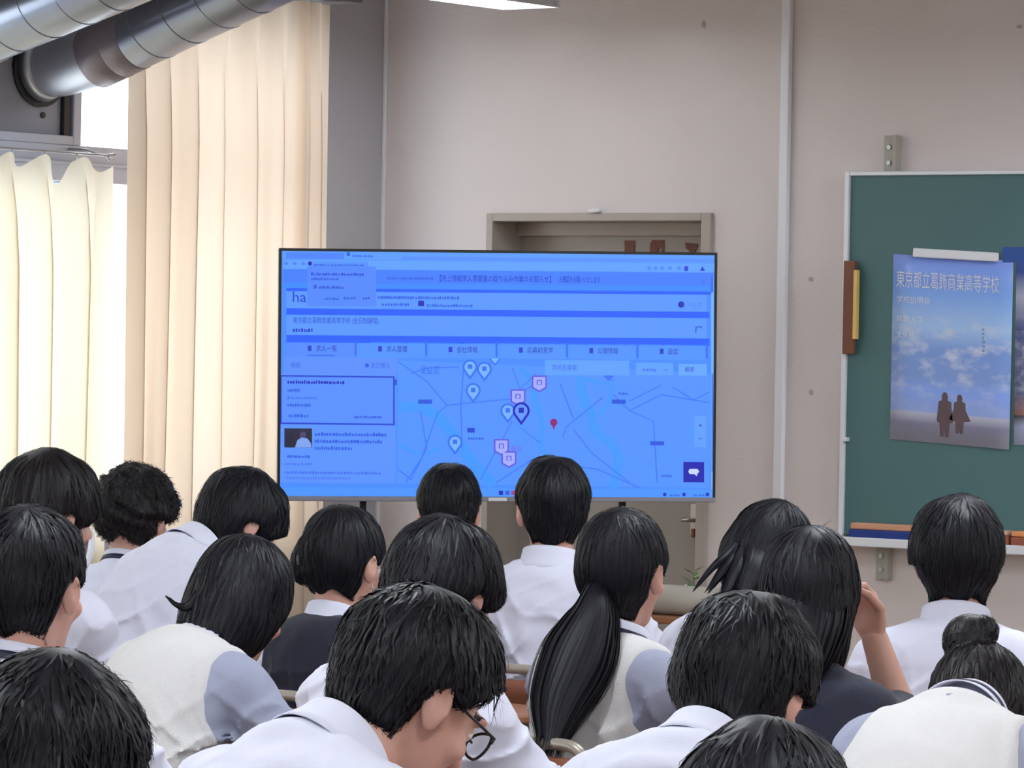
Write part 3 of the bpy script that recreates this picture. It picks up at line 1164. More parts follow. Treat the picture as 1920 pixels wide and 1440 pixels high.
# tabs
tabs = ['求人一覧', '求人管理', '会社情報', '応募前見学', '公開情報', '設定']
for k, t in enumerate(tabs):
    x0, x1 = 537 + 132 * k, 537 + 132 * k + (128 if k < 5 else 126)
    y0 = 640 + (x0 - 537) * .0085
    S_rect(x0, y0, x1, y0 + 29, (80, 138, 255) if k == 0 else (76, 146, 255), 3)
    S_rect(x1, y0 - 2, x1 + 4, y0 + 26, (44, 106, 250), 4)
    w_ = 12 * len(t) * .82
    S_rect(x0 + 40, y0 + 8, x0 + 47, y0 + 18, (18, 56, 212), 4)
    S_text(t, x0 + 55, y0 + 18, 10, DK, 4, w_)
S_rect(576, 665, 627, 667, (40, 96, 240), 4)
# left column
S_rect(531, 669, 745, 700, (88, 142, 255), 4)
S_text('検索', 545, 689, 9, MD, 5, 18)
S_text('並び替え', 695, 689, 9, (40, 88, 232), 5, 36)
S_disc(688, 685, 4, MD, 5)
S_rect(525, 700, 742, 905, (86, 146, 255), 4)
S_rect(525, 703, 740, 795, (20, 62, 214), 5, .012)
S_rect(528, 706, 737, 792, (84, 142, 255), 6, .012)
S_blur(539, 719, 6.2, DK, 7, 106)
S_blur(539, 734, 5.6, MD, 7, 22)
S_blur(539, 748, 5.0, (60, 112, 244), 7, 52)
S_blur(539, 762, 5.6, MD, 7, 44)
S_blur(541, 782, 5.6, MD, 7, 38)
S_blur(664, 784, 5.0, MD, 7, 50)
S_rect(740, 711, 744, 722, (30, 76, 224), 5)
# little picture of a person at a desk
S_rect(533, 803, 585, 839, (26, 26, 60), 5)
S_poly([(553, 839), (557, 826), (565, 820), (576, 822), (583, 831), (584, 839)], (126, 160, 236), 6)
S_disc(568, 815, 6, (70, 62, 110), 7)
S_poly([(533, 839), (534, 822), (545, 812), (552, 820), (552, 839)], (16, 18, 50), 6)
for k, w_ in enumerate((132, 126, 70)):
    S_blur(590, 817 + 13 * k, 6.5, MD, 5, w_)
S_blur(538, 858, 5.0, MD, 5, 44)
S_blur(534, 872, 5.0, (70, 120, 246), 5, 50)
S_blur(534, 888, 5.0, (60, 108, 242), 5, 182)
S_blur(534, 898, 5.0, (72, 122, 248), 5, 120)
# map
S_poly([(746, 676), (1334, 700), (1330, 915), (744, 906)], (78, 146, 255), 3)
RV = (58, 150, 255)
S_line([(746, 764), (790, 762), (820, 780), (842, 805), (870, 845), (905, 890), (925, 910)], 20, RV, 4)
S_line([(1090, 706), (1088, 735), (1105, 770), (1115, 810), (1145, 830), (1160, 855), (1156, 890), (1148, 915)], 17, RV, 4)
S_line([(975, 690), (1000, 715), (1002, 745), (1012, 775), (1018, 800), (1010, 830), (1025, 860)], 10, RV, 4)
S_line([(1100, 712), (1150, 722), (1140, 760), (1120, 780)], 6, RV, 4)
S_line([(746, 830), (775, 850), (800, 850), (830, 840)], 6, RV, 4)
RD = (56, 116, 250)
for pl in (((746, 678), (800, 715), (838, 760), (905, 753), (960, 748), (1010, 715)), ((838, 760), (820, 775), (790, 860), (760, 905)), ((870, 680), (864, 760), (866, 840)),
           ((960, 690), (975, 730), (1005, 700)), ((1050, 720), (1075, 785)), ((1012, 830), (960, 790), (900, 900)), ((1075, 805), (1110, 850), (1180, 905)),
           ((1150, 740), (1180, 770), (1225, 790), (1232, 905)), ((1180, 770), (1240, 740), (1330, 755)), ((1150, 715), (1140, 705)), ((1055, 820), (1062, 800), (1130, 745)),
           ((1240, 722), (1180, 752)), ((805, 700), (800, 690)), ((1050, 870), (1120, 880), (1200, 915)), ((746, 880), (772, 900)), ((930, 905), (1000, 860)),
           ((1260, 725), (1300, 750), (1330, 735)), ((770, 700), (800, 690), (860, 688)), ((788, 770), (800, 840), (770, 900))):
    S_line(pl, 2.2, RD, 5)
for (x, y) in ((797, 753), (1160, 753), (1232, 831)):
    S_rect(x - 13, y - 4, x + 13, y + 4, (30, 84, 226), 6)
S_rect(876, 802, 890, 811, (24, 66, 214), 6)
S_text('足立区', 788, 700, 13, (40, 92, 236), 6, 36)
S_blur(878, 824, 4.3, MD, 6, 30)
S_text('墨田', 957, 846, 10, (120, 90, 236), 6, 20)
S_blur(1160, 740, 4.3, MD, 6, 18)
S_blur(1240, 894, 4.3, MD, 6, 22)


def pin(px, py, r, ring, fill, lay):
    def drop(rr):
        pts = [(px + rr * math.cos(a), py - rr * math.sin(a)) for a in [math.radians(d) for d in range(-30, 211, 20)]]
        return pts + [(px, py + rr * 1.7)]
    S_poly(drop(r), ring, lay)
    S_poly([(px + (a - px) * .74, py + (b - py) * .74) for a, b in drop(r)], fill, lay + 1)
    S_rect(px - r * .3, py - r * .35, px + r * .3, py + r * .25, ring, lay + 2)


def badge(px, py, r, ring, fill, lay):
    def sh(k):
        return [(px - r * k, py - r * k), (px + r * k, py - r * k), (px + r * k, py + r * .7 * k), (px, py + r * 1.25 * k), (px - r * k, py + r * .7 * k)]
    S_poly(sh(1), ring, lay)
    S_poly(sh(.8), fill, lay + 1)
    S_rect(px - r * .35, py - r * .4, px + r * .35, py + r * .25, ring, lay + 2)
    S_rect(px - r * .2, py - r * .28, px + r * .2, py + r * .2, fill, lay + 3)


for (x, y) in ((881, 688), (908, 692), (887, 732), (853, 829), (952, 770)):
    pin(x, y, 14, (44, 110, 246), (116, 178, 255), 7)
S_poly([(917, 672), (939, 672), (928, 686)], (44, 110, 246), 7)
S_poly([(920, 672), (936, 672), (928, 682)], (116, 178, 255), 8)
S_poly([(1130, 704), (1152, 704), (1141, 714)], (44, 110, 246), 7)
for (x, y) in ((1011, 718), (971, 744), (940, 837), (954, 860)):
    badge(x, y, 14, (96, 84, 224), (160, 172, 255), 8)
pin(977, 770, 16, (8, 22, 190), (96, 150, 255), 12)
S_disc(1038, 792, 7, (140, 24, 120), 9)
S_poly([(1034, 796), (1042, 796), (1038, 806)], (140, 24, 120), 9)
# search fields over the map
S_rect(1022, 675, 1180, 703, (92, 160, 255), 9)
S_text('学校名検索', 1034, 694, 10, (48, 100, 238), 10, 48)
S_rect(1192, 680, 1262, 703, (92, 160, 255), 9)
S_blur(1205, 696, 5.6, (64, 116, 246), 10, 24)
S_text('⌄', 1244, 696, 9, MD, 10)
S_rect(1272, 682, 1325, 704, (98, 166, 255), 9)
S_text('検索', 1283, 697, 9, (24, 64, 216), 10, 19)
S_rect(1301, 780, 1323, 838, (92, 158, 255), 9)
S_text('+', 1309, 802, 10, DK, 10)
S_text('−', 1309, 827, 10, DK, 10)
# chat button
S_rect(1281, 866, 1320, 904, (6, 18, 178), 9)
S_poly([(1290, 884), (1293, 879), (1307, 879), (1311, 884), (1307, 889), (1306, 893), (1302, 889), (1293, 889)], (196, 216, 255), 10)
# scroll bar and task bar
S_rect(1333, 520, 1338, 930, (112, 178, 255), 9, .0)
S_rect(1333, 520, 1337, 548, (40, 100, 240), 10, 0)
S_rect(1334, 700, 1337, 884, (52, 118, 246), 10, 0)
S_rect(527, 914, 1336, 933, (70, 148, 255), 9, .0045)
for x, c in ((939, DK), (951, MD), (962, (160, 60, 150)), (974, MD)):
    S_rect(x - 4, 920, x + 4, 928, c, 11)
for x in (1246, 1282, 1326):
    S_rect(x - 3, 924, x + 3, 930, DK, 11)
S_blur(1256, 930, 3.7, MD, 11, 20)
S_blur(1300, 930, 3.7, MD, 11, 20)
mbs.build('display', SCR, tv)
# ------------------------------------------------------------------ school desks and chairs
M_seat = mat('chair_plywood', srgb(134, 80, 58), .45, noise=.22, nscale=4, stretch=(.3, 1, 1))
M_pipe = mat('chair_pipe', srgb(176, 168, 156), .35, metal=.35, noise=.05, nscale=20)
M_top = mat('desk_top', srgb(150, 100, 70), .4, noise=.18, nscale=4, stretch=(.25, 1, 1))
M_tray = mat('desk_tray_grey', srgb(112, 112, 116), .5, metal=.3)
SEAT_Z, DESK_Z = .45, .72


def make_chair():
    root = empty('school_chair')
    # backrest hoop: both rear legs and the rounded top in one bent pipe
    hoop = fillet([(-.165, -.20, .011), (-.165, -.165, .44), (-.165, -.215, .795), (.165, -.215, .795), (.165, -.165, .44), (.165, -.20, .011)], .055, 6)
    MB().tube(hoop, .0125, 10).build('back_frame', M_pipe, root)
    for s in (-1, 1):
        MB().tube(fillet([(s * .165, .17, .011), (s * .165, .17, .425), (s * .165, -.165, .425)], .05, 5), .0115, 10).build('leg', M_pipe, root)
        for yy in (.17, -.2):
            MB().tube([(s * .165, yy, 0), (s * .165, yy, .02)], .015, 10).build('rubber_foot', M_dark, root)
    MB().tube([(-.165, .14, .415), (.165, .14, .415)], .010, 8).build('stretcher', M_pipe, root)
    MB().tube([(-.165, -.175, .16), (.165, -.175, .16)], .010, 8).build('stretcher', M_pipe, root)
    mb_ = MB()
    mb_.grid(lambda u, v: (-.19 + .38 * u, -.19 + .39 * v, SEAT_Z - .006 - .012 * math.sin(math.pi * u) * math.sin(math.pi * min(1, v * 1.4))), 10, 8)
    mb_.build('seat', M_seat, root, solid=.012)
    mb_ = MB()
    mb_.grid(lambda u, v: (-.158 + .316 * u, -.192 - .026 * v - .012 * math.sin(math.pi * u), .63 + .138 * v), 10, 4)
    mb_.build('backrest', M_seat, root, solid=.011)
    return root


def make_desk():
    root = empty('school_desk')
    MB().box((-.30, -.20, DESK_Z - .022), (.30, .20, DESK_Z)).build('desk_top', M_top, root, bevel=.006)
    t = MB()
    t.box((-.25, -.17, .595), (.25, .18, .600)).box((-.25, .175, .600), (.25, .18, .696)).box((-.255, -.17, .595), (-.25, .18, .696)).box((.25, -.17, .595), (.255, .18, .696))
    t.build('book_tray', M_tray, root)
    for s in (-1, 1):
        MB().tube(fillet([(s * .27, -.15, .011), (s * .27, -.15, .685), (s * .27, .17, .685), (s * .27, .17, .011)], .03, 4), .0125, 10).build('leg_frame', M_pipe, root)
        for yy in (-.15, .17):
            MB().tube([(s * .27, yy, 0), (s * .27, yy, .02)], .016, 10).build('rubber_foot', M_dark, root)
        MB().tube(fillet([(s * .283, 0, .62), (s * .30, 0, .60), (s * .30, 0, .585), (s * .318, 0, .60)], .01, 3), .004, 6).build('bag_hook', M_pipe, root)
    MB().tube([(-.27, .17, .14), (.27, .17, .14)], .010, 8).build('foot_bar', M_pipe, root)
    return root


CHAIR0, DESK0 = make_chair(), make_desk()
_used = [False, False]


def seat_place(x, y, rz, who, dx=0.0):
    """a chair whose sitter's pelvis is at (x, y) and the desk before it"""
    c = CHAIR0 if not _used[0] else copy_tree(CHAIR0)
    k = DESK0 if not _used[1] else copy_tree(DESK0)
    _used[0] = _used[1] = True
    c.location = (x + .02 * math.sin(rz), y - .02, 0)
    c.rotation_euler = (0, 0, rz)
    k.location = (x + dx - .45 * math.sin(rz), y + .45 * math.cos(rz), 0)
    k.rotation_euler = (0, 0, rz)
    tag(c, 'brown plywood chair under the %s' % who, 'chair', 'school chairs with seated students')
    tag(k, 'brown topped desk of the %s' % who, 'desk', 'school desks of the seated students')
    return c, k

# ------------------------------------------------------------------ people
M_skin = mat('skin', srgb(200, 154, 138), .5, noise=.07, nscale=18, sss=.12)
M_lip = mat('lips', srgb(176, 108, 100), .45)
M_eye = mat('eye_white', srgb(226, 222, 218), .25)
M_iris = mat('iris', srgb(34, 22, 18), .2)
M_brow = mat('eyebrow', srgb(30, 24, 24), .7)
M_hair = mat('black_hair', srgb(15, 15, 23), .50, noise=.3, nscale=30, spec=.24)
M_hair2 = mat('dark_brown_hair', srgb(23, 19, 22), .50, noise=.3, nscale=30, spec=.24)
M_shirt = mat('white_shirt_cotton', srgb(221, 223, 241), .8, bump=.18, bscale=350, sheen=.1)
M_knit = mat('white_knit', srgb(230, 229, 230), .9, bump=.6, bscale=420, sheen=.2)
M_navy = mat('navy_knit', srgb(22, 24, 44), .9, bump=.4, bscale=420, sheen=.08)
M_paleblue = mat('pale_blue_shirt_cotton', srgb(160, 165, 188), .8, bump=.2, bscale=350)
M_trouser = mat('navy_trouser', srgb(30, 32, 48), .85)
M_shoe = mat('shoe_white', srgb(214, 214, 218), .5)
M_strap = mat('navy_strap', srgb(20, 24, 54), .6)


def headbase(P):
    d = ell(P, (0, -.012, .030), (.0745, .093, .088))
    d = smin(d, ell(P, (0, .034, -.030), (.060, .060, .082)), .035)
    d = smin(d, ell(P, (0, .058, -.094), (.032, .030, .022)), .03)
    d = smin(d, ell(P, (0, -.058, -.020), (.058, .036, .05)), .03)
    return d


def head_sdf(P):
    d = headbase(P)
    d = smin(d, capsule(P, (0, .092, .008), (0, .108, -.030), .006, .012), .012)
    d = smin(d, ell(P, (0, .099, -.034), (.017, .010, .009)), .008)
    ax = np.abs(P[:, 0])
    Q = np.stack([ax, P[:, 1], P[:, 2]], 1)
    d = smin(d, ell(Q, (.030, .088, .024), (.024, .010, .008)), .014)          # brow ridge
    d = smax(d, -ell(Q, (.031, .102, .002), (.017, .014, .011)), .010)         # eye socket
    d = smin(d, ell(Q, (.031, .080, .002), (.0125, .0125, .0125)), .002)       # eyeball
    d = smin(d, ell(Q, (.044, .070, -.030), (.018, .016, .014)), .02)          # cheek
    d = smin(d, ell(P, (0, .088, -.062), (.023, .011, .0065)), .006)
    d = smin(d, ell(P, (0, .086, -.072), (.020, .011, .006)), .006)
    d = smax(d, -capsule(Q, (0, .100, -.0665), (.020, .092, -.0665), .0022), .003)
    # ear: leaning plate with a hollow, rim and lobe
    R = rotz(-.42) @ roty(.12)
    e = ell(Q, (.083, -.010, -.006), (.0075, .0195, .031), R)
    e = smin(e, ell(Q, (.079, -.002, -.034), (.006, .010, .010), R), .008)
    e = smax(e, -ell(Q, (.0915, -.006, -.004), (.0085, .0115, .019), R), .004)
    e = smin(e, ell(Q, (.079, -.004, -.012), (.010, .014, .020)), .008)
    return smin(d, e, .004)


def hand_template(curl, spread, h=.0032):
    """right hand: wrist at the origin, fingers along +y, palm facing -z, thumb towards -x"""
    segs = []
    for k, (x, L_, r) in enumerate(((-.028, .074, .0085), (-.0095, .082, .0088), (.0095, .077, .0084), (.027, .062, .0074))):
        p = np.array([x, .088 - .004 * abs(k - 1.2), .002])
        dirx = spread * (k - 1.5) * .10
        a = .18
        for part, fr in ((.45, .55), (.30, 1.0), (.25, .8)):
            a += curl * fr
            q = p + L_ * part * np.array([dirx * math.cos(a), math.cos(a), -math.sin(a)])
            segs.append((p, q, r, r * .90))
            p, r = q, r * .92
    th_ = [np.array(v) for v in ((-.026, .022, -.006), (-.048, .050, -.018), (-.050, .078, -.032 - .012 * curl), (-.036, .098, -.042 - .018 * curl))]

    def fn(P):
        d = ell(P, (0, .052, 0), (.042, .050, .0155))
        d = smin(d, capsule(P, (-.022, .086, .002), (.024, .082, .001), .0115, .0105), .012)
        d = smin(d, capsule(P, (0, -.045, 0), (0, .02, 0), .026, .024), .02)
        d = smin(d, ell(P, (-.024, .036, -.008), (.018, .03, .014)), .012)
        f = None
        for a, b, ra, rb in segs:
            c = capsule(P, a, b, ra, rb)
            f = c if f is None else np.minimum(f, c)
        d = smin(d, f, .005)
        t = capsule(P, th_[0], th_[1], .0135, .0115)
        t = np.minimum(t, capsule(P, th_[1], th_[2], .0112, .0098))
        t = np.minimum(t, capsule(P, th_[2], th_[3], .0096, .0078))
        return smin(d, t, .006)
    return polygonize(fn, (-.075, -.08, -.10), (.06, .19, .035), h)


HAND_REST = hand_template(.42, .5)
HAND_CURL = hand_template(.95, .2)


def frame_from(y, up):
    y = y / np.linalg.norm(y)
    x = np.cross(y, up)
    x /= np.linalg.norm(x)
    return np.stack([x, y, np.cross(x, y)], 1)


def ik(S, W, l1, l2, pole):
    v = W - S
    L_ = np.linalg.norm(v)
    if L_ > (l1 + l2) * .995:
        W = S + v / L_ * (l1 + l2) * .995
        v = W - S
        L_ = np.linalg.norm(v)
    a = (l1 * l1 - l2 * l2 + L_ * L_) / (2 * L_)
    h = math.sqrt(max(l1 * l1 - a * a, 0))
    n = pole - v * (pole @ v) / (L_ * L_)
    n /= np.linalg.norm(n)
    return S + v / L_ * a + n * h, W


def ridge(x):
    return 1 - np.abs(np.sin(x))


# hair styles: thickness by height, front limit by height, nape height
def hstyle(kind):
    s = dict(tz=[-.11, -.07, -.04, 0, .05, .12], tv=[.002, .004, .010, .017, .021, .024],
             cz=[-.12, -.06, -.03, .00, .03, .055, .075, .10], cy=[-.035, -.028, -.020, .012, .045, .060, .085, .3],
             nape=-.082, ear=1.0, noise=.003, n=900, ln=.055, lift=.004, curl=0.0, w=.0034, mass=[])
    if kind == 'short':
        pass
    elif kind == 'crop':
        s.update(tv=[.0015, .003, .007, .012, .017, .022], lift=.006, ln=.035, w=.003)
    elif kind == 'thick':
        s.update(tv=[.004, .010, .020, .027, .029, .029], nape=-.088, ear=.55, ln=.07, noise=.004, lift=.005,
                 cy=[-.03, -.02, -.012, .030, .062, .085, .11, .3])
    elif kind == 'mop':                        # long fringe, covers half of the ears
        s.update(tv=[.004, .010, .019, .025, .027, .027], nape=-.085, ear=.7, ln=.075, lift=.005,
                 cz=[-.12, -.06, -.035, -.01, .02, .04, .06, .10], cy=[-.03, -.02, -.012, .050, .085, .11, .14, .3])
    elif kind == 'curly':
        s.update(tv=[.003, .010, .024, .034, .036, .036], nape=-.070, ear=.75, noise=.009, ln=.035, lift=.012, curl=1.0, n=1100, w=.0030,
                 cy=[-.035, -.025, -.015, .030, .062, .085, .11, .3])
    elif kind == 'sleek':                      # tied back
        s.update(tv=[.002, .006, .012, .016, .018, .019], nape=-.088, ear=1.0, noise=.0012, ln=.06, lift=.0015, n=800, w=.003,
                 cz=[-.12, -.06, -.03, .00, .03, .055, .075, .10], cy=[-.03, -.02, -.012, .022, .055, .075, .095, .3])
    elif kind == 'bob':
        s.update(tv=[.012, .020, .022, .022, .022, .022], nape=-.135, ear=0, noise=.002, ln=.10, lift=.002, n=900,
                 cz=[-.15, -.06, -.02, .02, .05, .075, .10], cy=[.035, .040, .050, .062, .075, .09, .3],
                 mass=[((0, -.030, -.055), (.094, .088, .110))])
    elif kind == 'long':
        s.update(tv=[.014, .020, .022, .021, .021, .021], nape=-.150, ear=0, noise=.002, ln=.12, lift=.002, n=900,
                 cz=[-.16, -.06, -.02, .02, .05, .075, .10], cy=[.02, .030, .045, .062, .075, .09, .3],
                 mass=[((0, -.045, -.075), (.086, .070, .105))])
    return s


def hair_fn(st, seed, neck):
    rn = np.random.RandomState(seed)
    K = rn.normal(0, 1, (5, 3)).astype(np.float32)
    K *= (70 / np.linalg.norm(K, axis=1))[:, None] * (1.9 if st['curl'] else 1)
    ph = rn.uniform(0, 6.28, 5)

    def fn(P):
        z, y = P[:, 2], P[:, 1]
        t = np.interp(z, st['tz'], st['tv']).astype(np.float32)
        d = headbase(P)
        d = smin(d, capsule(P, (0, -.018, -.05), neck, .050, .054), .03) - t
        for c, r in st['mass']:
            d = smin(d, ell(P, c, r), st.get('mk', .03))
        nz_ = sum(np.sin(P @ K[i] + ph[i]) for i in range(5)) / 3.0
        d = d - st['noise'] * nz_
        az = np.arctan2(P[:, 0] - .01, -(P[:, 1] + .045))
        wv_ = 1.3 * np.sin(z * 23 + seed) + .5 * nz_
        d = d - .0008 * (np.sin(az * 31 + wv_) + .6 * np.sin(az * 17 - wv_ * 1.4 + 1)) * np.clip((.135 - z) / .05, 0, 1)
        d = smax(d, y - np.interp(z, st['cz'], st['cy']).astype(np.float32), .012)
        d = smax(d, st['nape'] - .25 * (y + .06) + .006 * np.sin(P[:, 0] * 90 + seed) - z, .010)
        if st['ear'] > 0:
            Q = np.stack([np.abs(P[:, 0]), y, z], 1)
            e = ell(Q, (.092, -.004, -.020), (.030 * st['ear'] + .004, .026, .038 * st['ear']))
            d = smax(d, -e, .010)
        return d
    return fn


def strands(fn, V, st, seed, grav, crown=(0.01, -.045, .125)):
    """ribbons combed over the hair surface"""
    rn = np.random.RandomState(seed + 99)
    n, steps = int(st['n'] * 1.7), 7
    sel = rn.randint(0, len(V), n)
    P = V[sel].astype(np.float32)
    cr_ = np.array(crown, np.float32)
    eps = np.float32(.003)
    E_ = np.eye(3, dtype=np.float32) * eps

    def grad(P):
        g = np.stack([fn(P + E_[k]) - fn(P - E_[k]) for k in range(3)], 1)
        return g / (np.linalg.norm(g, axis=1)[:, None] + 1e-9)
    seg = (st['ln'] * rn.uniform(.6, 1.25, n) / steps).astype(np.float32)[:, None]
    wid = (st['w'] * .62 * rn.uniform(.5, 1.5, n)).astype(np.float32)[:, None]
    jit = rn.normal(0, .28 + .8 * st['curl'], (n, 3)).astype(np.float32)
    tw = rn.normal(0, .22, n).astype(np.float32)[:, None]
    ct, sn_ = np.cos(tw), np.sin(tw)
    Ls, Rs = [], []
    g = grad(P)
    P = P - g * fn(P)[:, None]
    bend = rn.normal(0, 1, (n, 3)).astype(np.float32)
    for k in range(steps + 1):
        f = k / steps
        lift = .0012 + st['lift'] * f * f * rn.uniform(.2, 1.2, n).astype(np.float32)[:, None]
        X = P + g * lift
        v = P - cr_
        v /= (np.linalg.norm(v, axis=1)[:, None] + 1e-6)
        dr = v * .8 + np.asarray(grav, np.float32) * .7 + jit + st['curl'] * bend * math.sin(4 * f) * 1.2
        dr = dr - g * (dr * g).sum(1)[:, None]
        dr /= (np.linalg.norm(dr, axis=1)[:, None] + 1e-6)
        sd = np.cross(dr, g)
        sd = sd * ct + g * sn_
        w = wid * max(.10, (1 - f ** 1.6)) * (.5 + .5 * min(1, f * 4))
        Ls.append(X + sd * w)
        Rs.append(X - sd * w)
        P = P + dr * seg
        dd = fn(P)
        g2 = grad(P)
        near = dd[:, None] < .02
        P = np.where(near, P - g2 * dd[:, None] * .8, P)
        g = np.where(near, g2, g)
    L_ = np.stack(Ls, 1)
    R_ = np.stack(Rs, 1)
    VV = np.stack([L_, R_], 2).reshape(-1, 3)
    base = (np.arange(n) * (steps + 1) * 2)[:, None]
    k = np.arange(steps)[None] * 2
    b = base + k
    return VV, np.stack([b, b + 1, b + 3, b + 2], -1).reshape(-1, 4)


def lock(path, widths, thick, n, seed, upv, rag=.05, tip=.25):
    """a hanging tress: elliptical core with loose strands; path in local space"""
    rn = np.random.RandomState(seed)
    P = np.asarray(path, float)
    m = len(P)
    tt = np.linspace(0, m - 1, 24)
    seg = np.minimum(tt.astype(int), m - 2)
    fr = tt - seg

    def cat(A):
        A = np.asarray(A, float)
        p0 = A[np.maximum(seg - 1, 0)]
        p1 = A[seg]
        p2_ = A[seg + 1]
        p3 = A[np.minimum(seg + 2, m - 1)]
        f = fr[:, None] if A.ndim > 1 else fr
        return .5 * (2 * p1 + (p2_ - p0) * f + (2 * p0 - 5 * p1 + 4 * p2_ - p3) * f ** 2 + (3 * p1 - p0 - 3 * p2_ + p3) * f ** 3)
    Cn = cat(P)
    W = cat(widths)
    T = np.gradient(Cn, axis=0)
    T /= np.linalg.norm(T, axis=1)[:, None]
    up = np.asarray(upv, float)
    Sd = np.cross(T, up)
    Sd /= np.linalg.norm(Sd, axis=1)[:, None]
    Nn = np.cross(Sd, T)
    nk = 20
    an = np.linspace(0, 2 * np.pi, nk, endpoint=False)
    rip = 1 + .05 * np.sin(an * 7 + seed)
    V = Cn[:, None] + Sd[:, None] * (np.cos(an) * rip)[None, :, None] * W[:, None, None] + Nn[:, None] * (np.sin(an) * rip)[None, :, None] * (W * thick)[:, None, None]
    V = V.reshape(-1, 3)
    Q = []
    for i in range(len(Cn) - 1):
        for k in range(nk):
            k2 = (k + 1) % nk
            Q.append((i * nk + k, i * nk + k2, (i + 1) * nk + k2, (i + 1) * nk + k))
    parts = [(V, np.array(Q))]
    M_ = len(Cn)
    a0 = rn.uniform(0, 6.28, n)
    r0 = rn.uniform(.93, 1.05, n)
    ext = rn.uniform(0, rag, n)
    dx = rn.normal(0, .10, (n, 2))
    wd = rn.uniform(.0012, .0034, n)
    idx = np.arange(M_ + 3)
    Ce = np.concatenate([Cn, Cn[-1] + T[-1] * np.array([[.33], [.66], [1.0]])])
    VV, QQ, off = [], [], 0
    for i in range(n):
        Cp = Ce.copy()
        Cp[M_:] = Cn[-1] + T[-1] * (np.array([[.33], [.66], [1.0]]) * ext[i])
        We = np.concatenate([W, np.full(3, W[-1])]) * r0[i]
        f = np.linspace(0, 1, M_ + 3)
        c = math.cos(a0[i]) + dx[i, 0] * f
        s = math.sin(a0[i]) + dx[i, 1] * f
        Se = np.concatenate([Sd, np.repeat(Sd[-1:], 3, 0)])
        Ne = np.concatenate([Nn, np.repeat(Nn[-1:], 3, 0)])
        X = Cp + Se * (c * We)[:, None] + Ne * (s * We * thick)[:, None]
        st_ = rn.randint(0, M_ // 2)
        X, Se, Ne, f = X[st_:], Se[st_:], Ne[st_:], f[st_:]
        tan = -Se * math.sin(a0[i]) + Ne * math.cos(a0[i])
        w = (wd[i] * np.clip((1 - f) * 6, .12, 1))[:, None]
        v = np.stack([X + tan * w, X - tan * w], 1).reshape(-1, 3)
        k = np.arange(len(X) - 1) * 2 + off
        VV.append(v)
        QQ.append(np.stack([k, k + 1, k + 3, k + 2], 1))
        off += len(v)
    parts.append((np.concatenate(VV), np.concatenate(QQ)))
    return join_np(parts)


def collar_mesh(root, ctr, axis, fwd, a, b, m, name='collar', hgt=.032, flap=.060, open_=.32, band=None):
    """shirt collar: stand and folded flap around the neck, open at the front"""
    ax = np.asarray(axis) / np.linalg.norm(axis)
    fw_ = fwd - ax * (fwd @ ax)
    fw_ /= np.linalg.norm(fw_)
    rt = np.cross(fw_, ax)
    prof = [(0.000, -.012), (.000, hgt * .5), (.001, hgt), (.004, hgt + .0025), (.0075, hgt), (.012, hgt - flap * .45), (.024, hgt - flap)]
    mb_ = MB()

    def fn(u, v):
        ang = open_ + (2 * math.pi - 2 * open_) * u
        if band:
            v = band[0] + (band[1] - band[0]) * v
        i = v * (len(prof) - 1)
        k = min(int(i), len(prof) - 2)
        f = i - k
        o_ = prof[k][0] * (1 - f) + prof[k + 1][0] * f
        z = prof[k][1] * (1 - f) + prof[k + 1][1] * f
        fr = max(0, math.cos(ang))                  # towards the front
        z -= .030 * fr ** 2
        if v > .6:
            z -= .022 * fr ** 4
        back = max(0, -math.cos(ang))
        z += .004 * back
        q = ctr + rt * (math.sin(ang) * (a + o_)) + fw_ * (math.cos(ang) * (b + o_)) + ax * z
        return tuple(q)
    mb_.grid(fn, 44, 12 if not band else 2)
    o = mb_.build(name, m, root, solid=.0022 if not band else .001)
    return o


PEOPLE_POS = {}


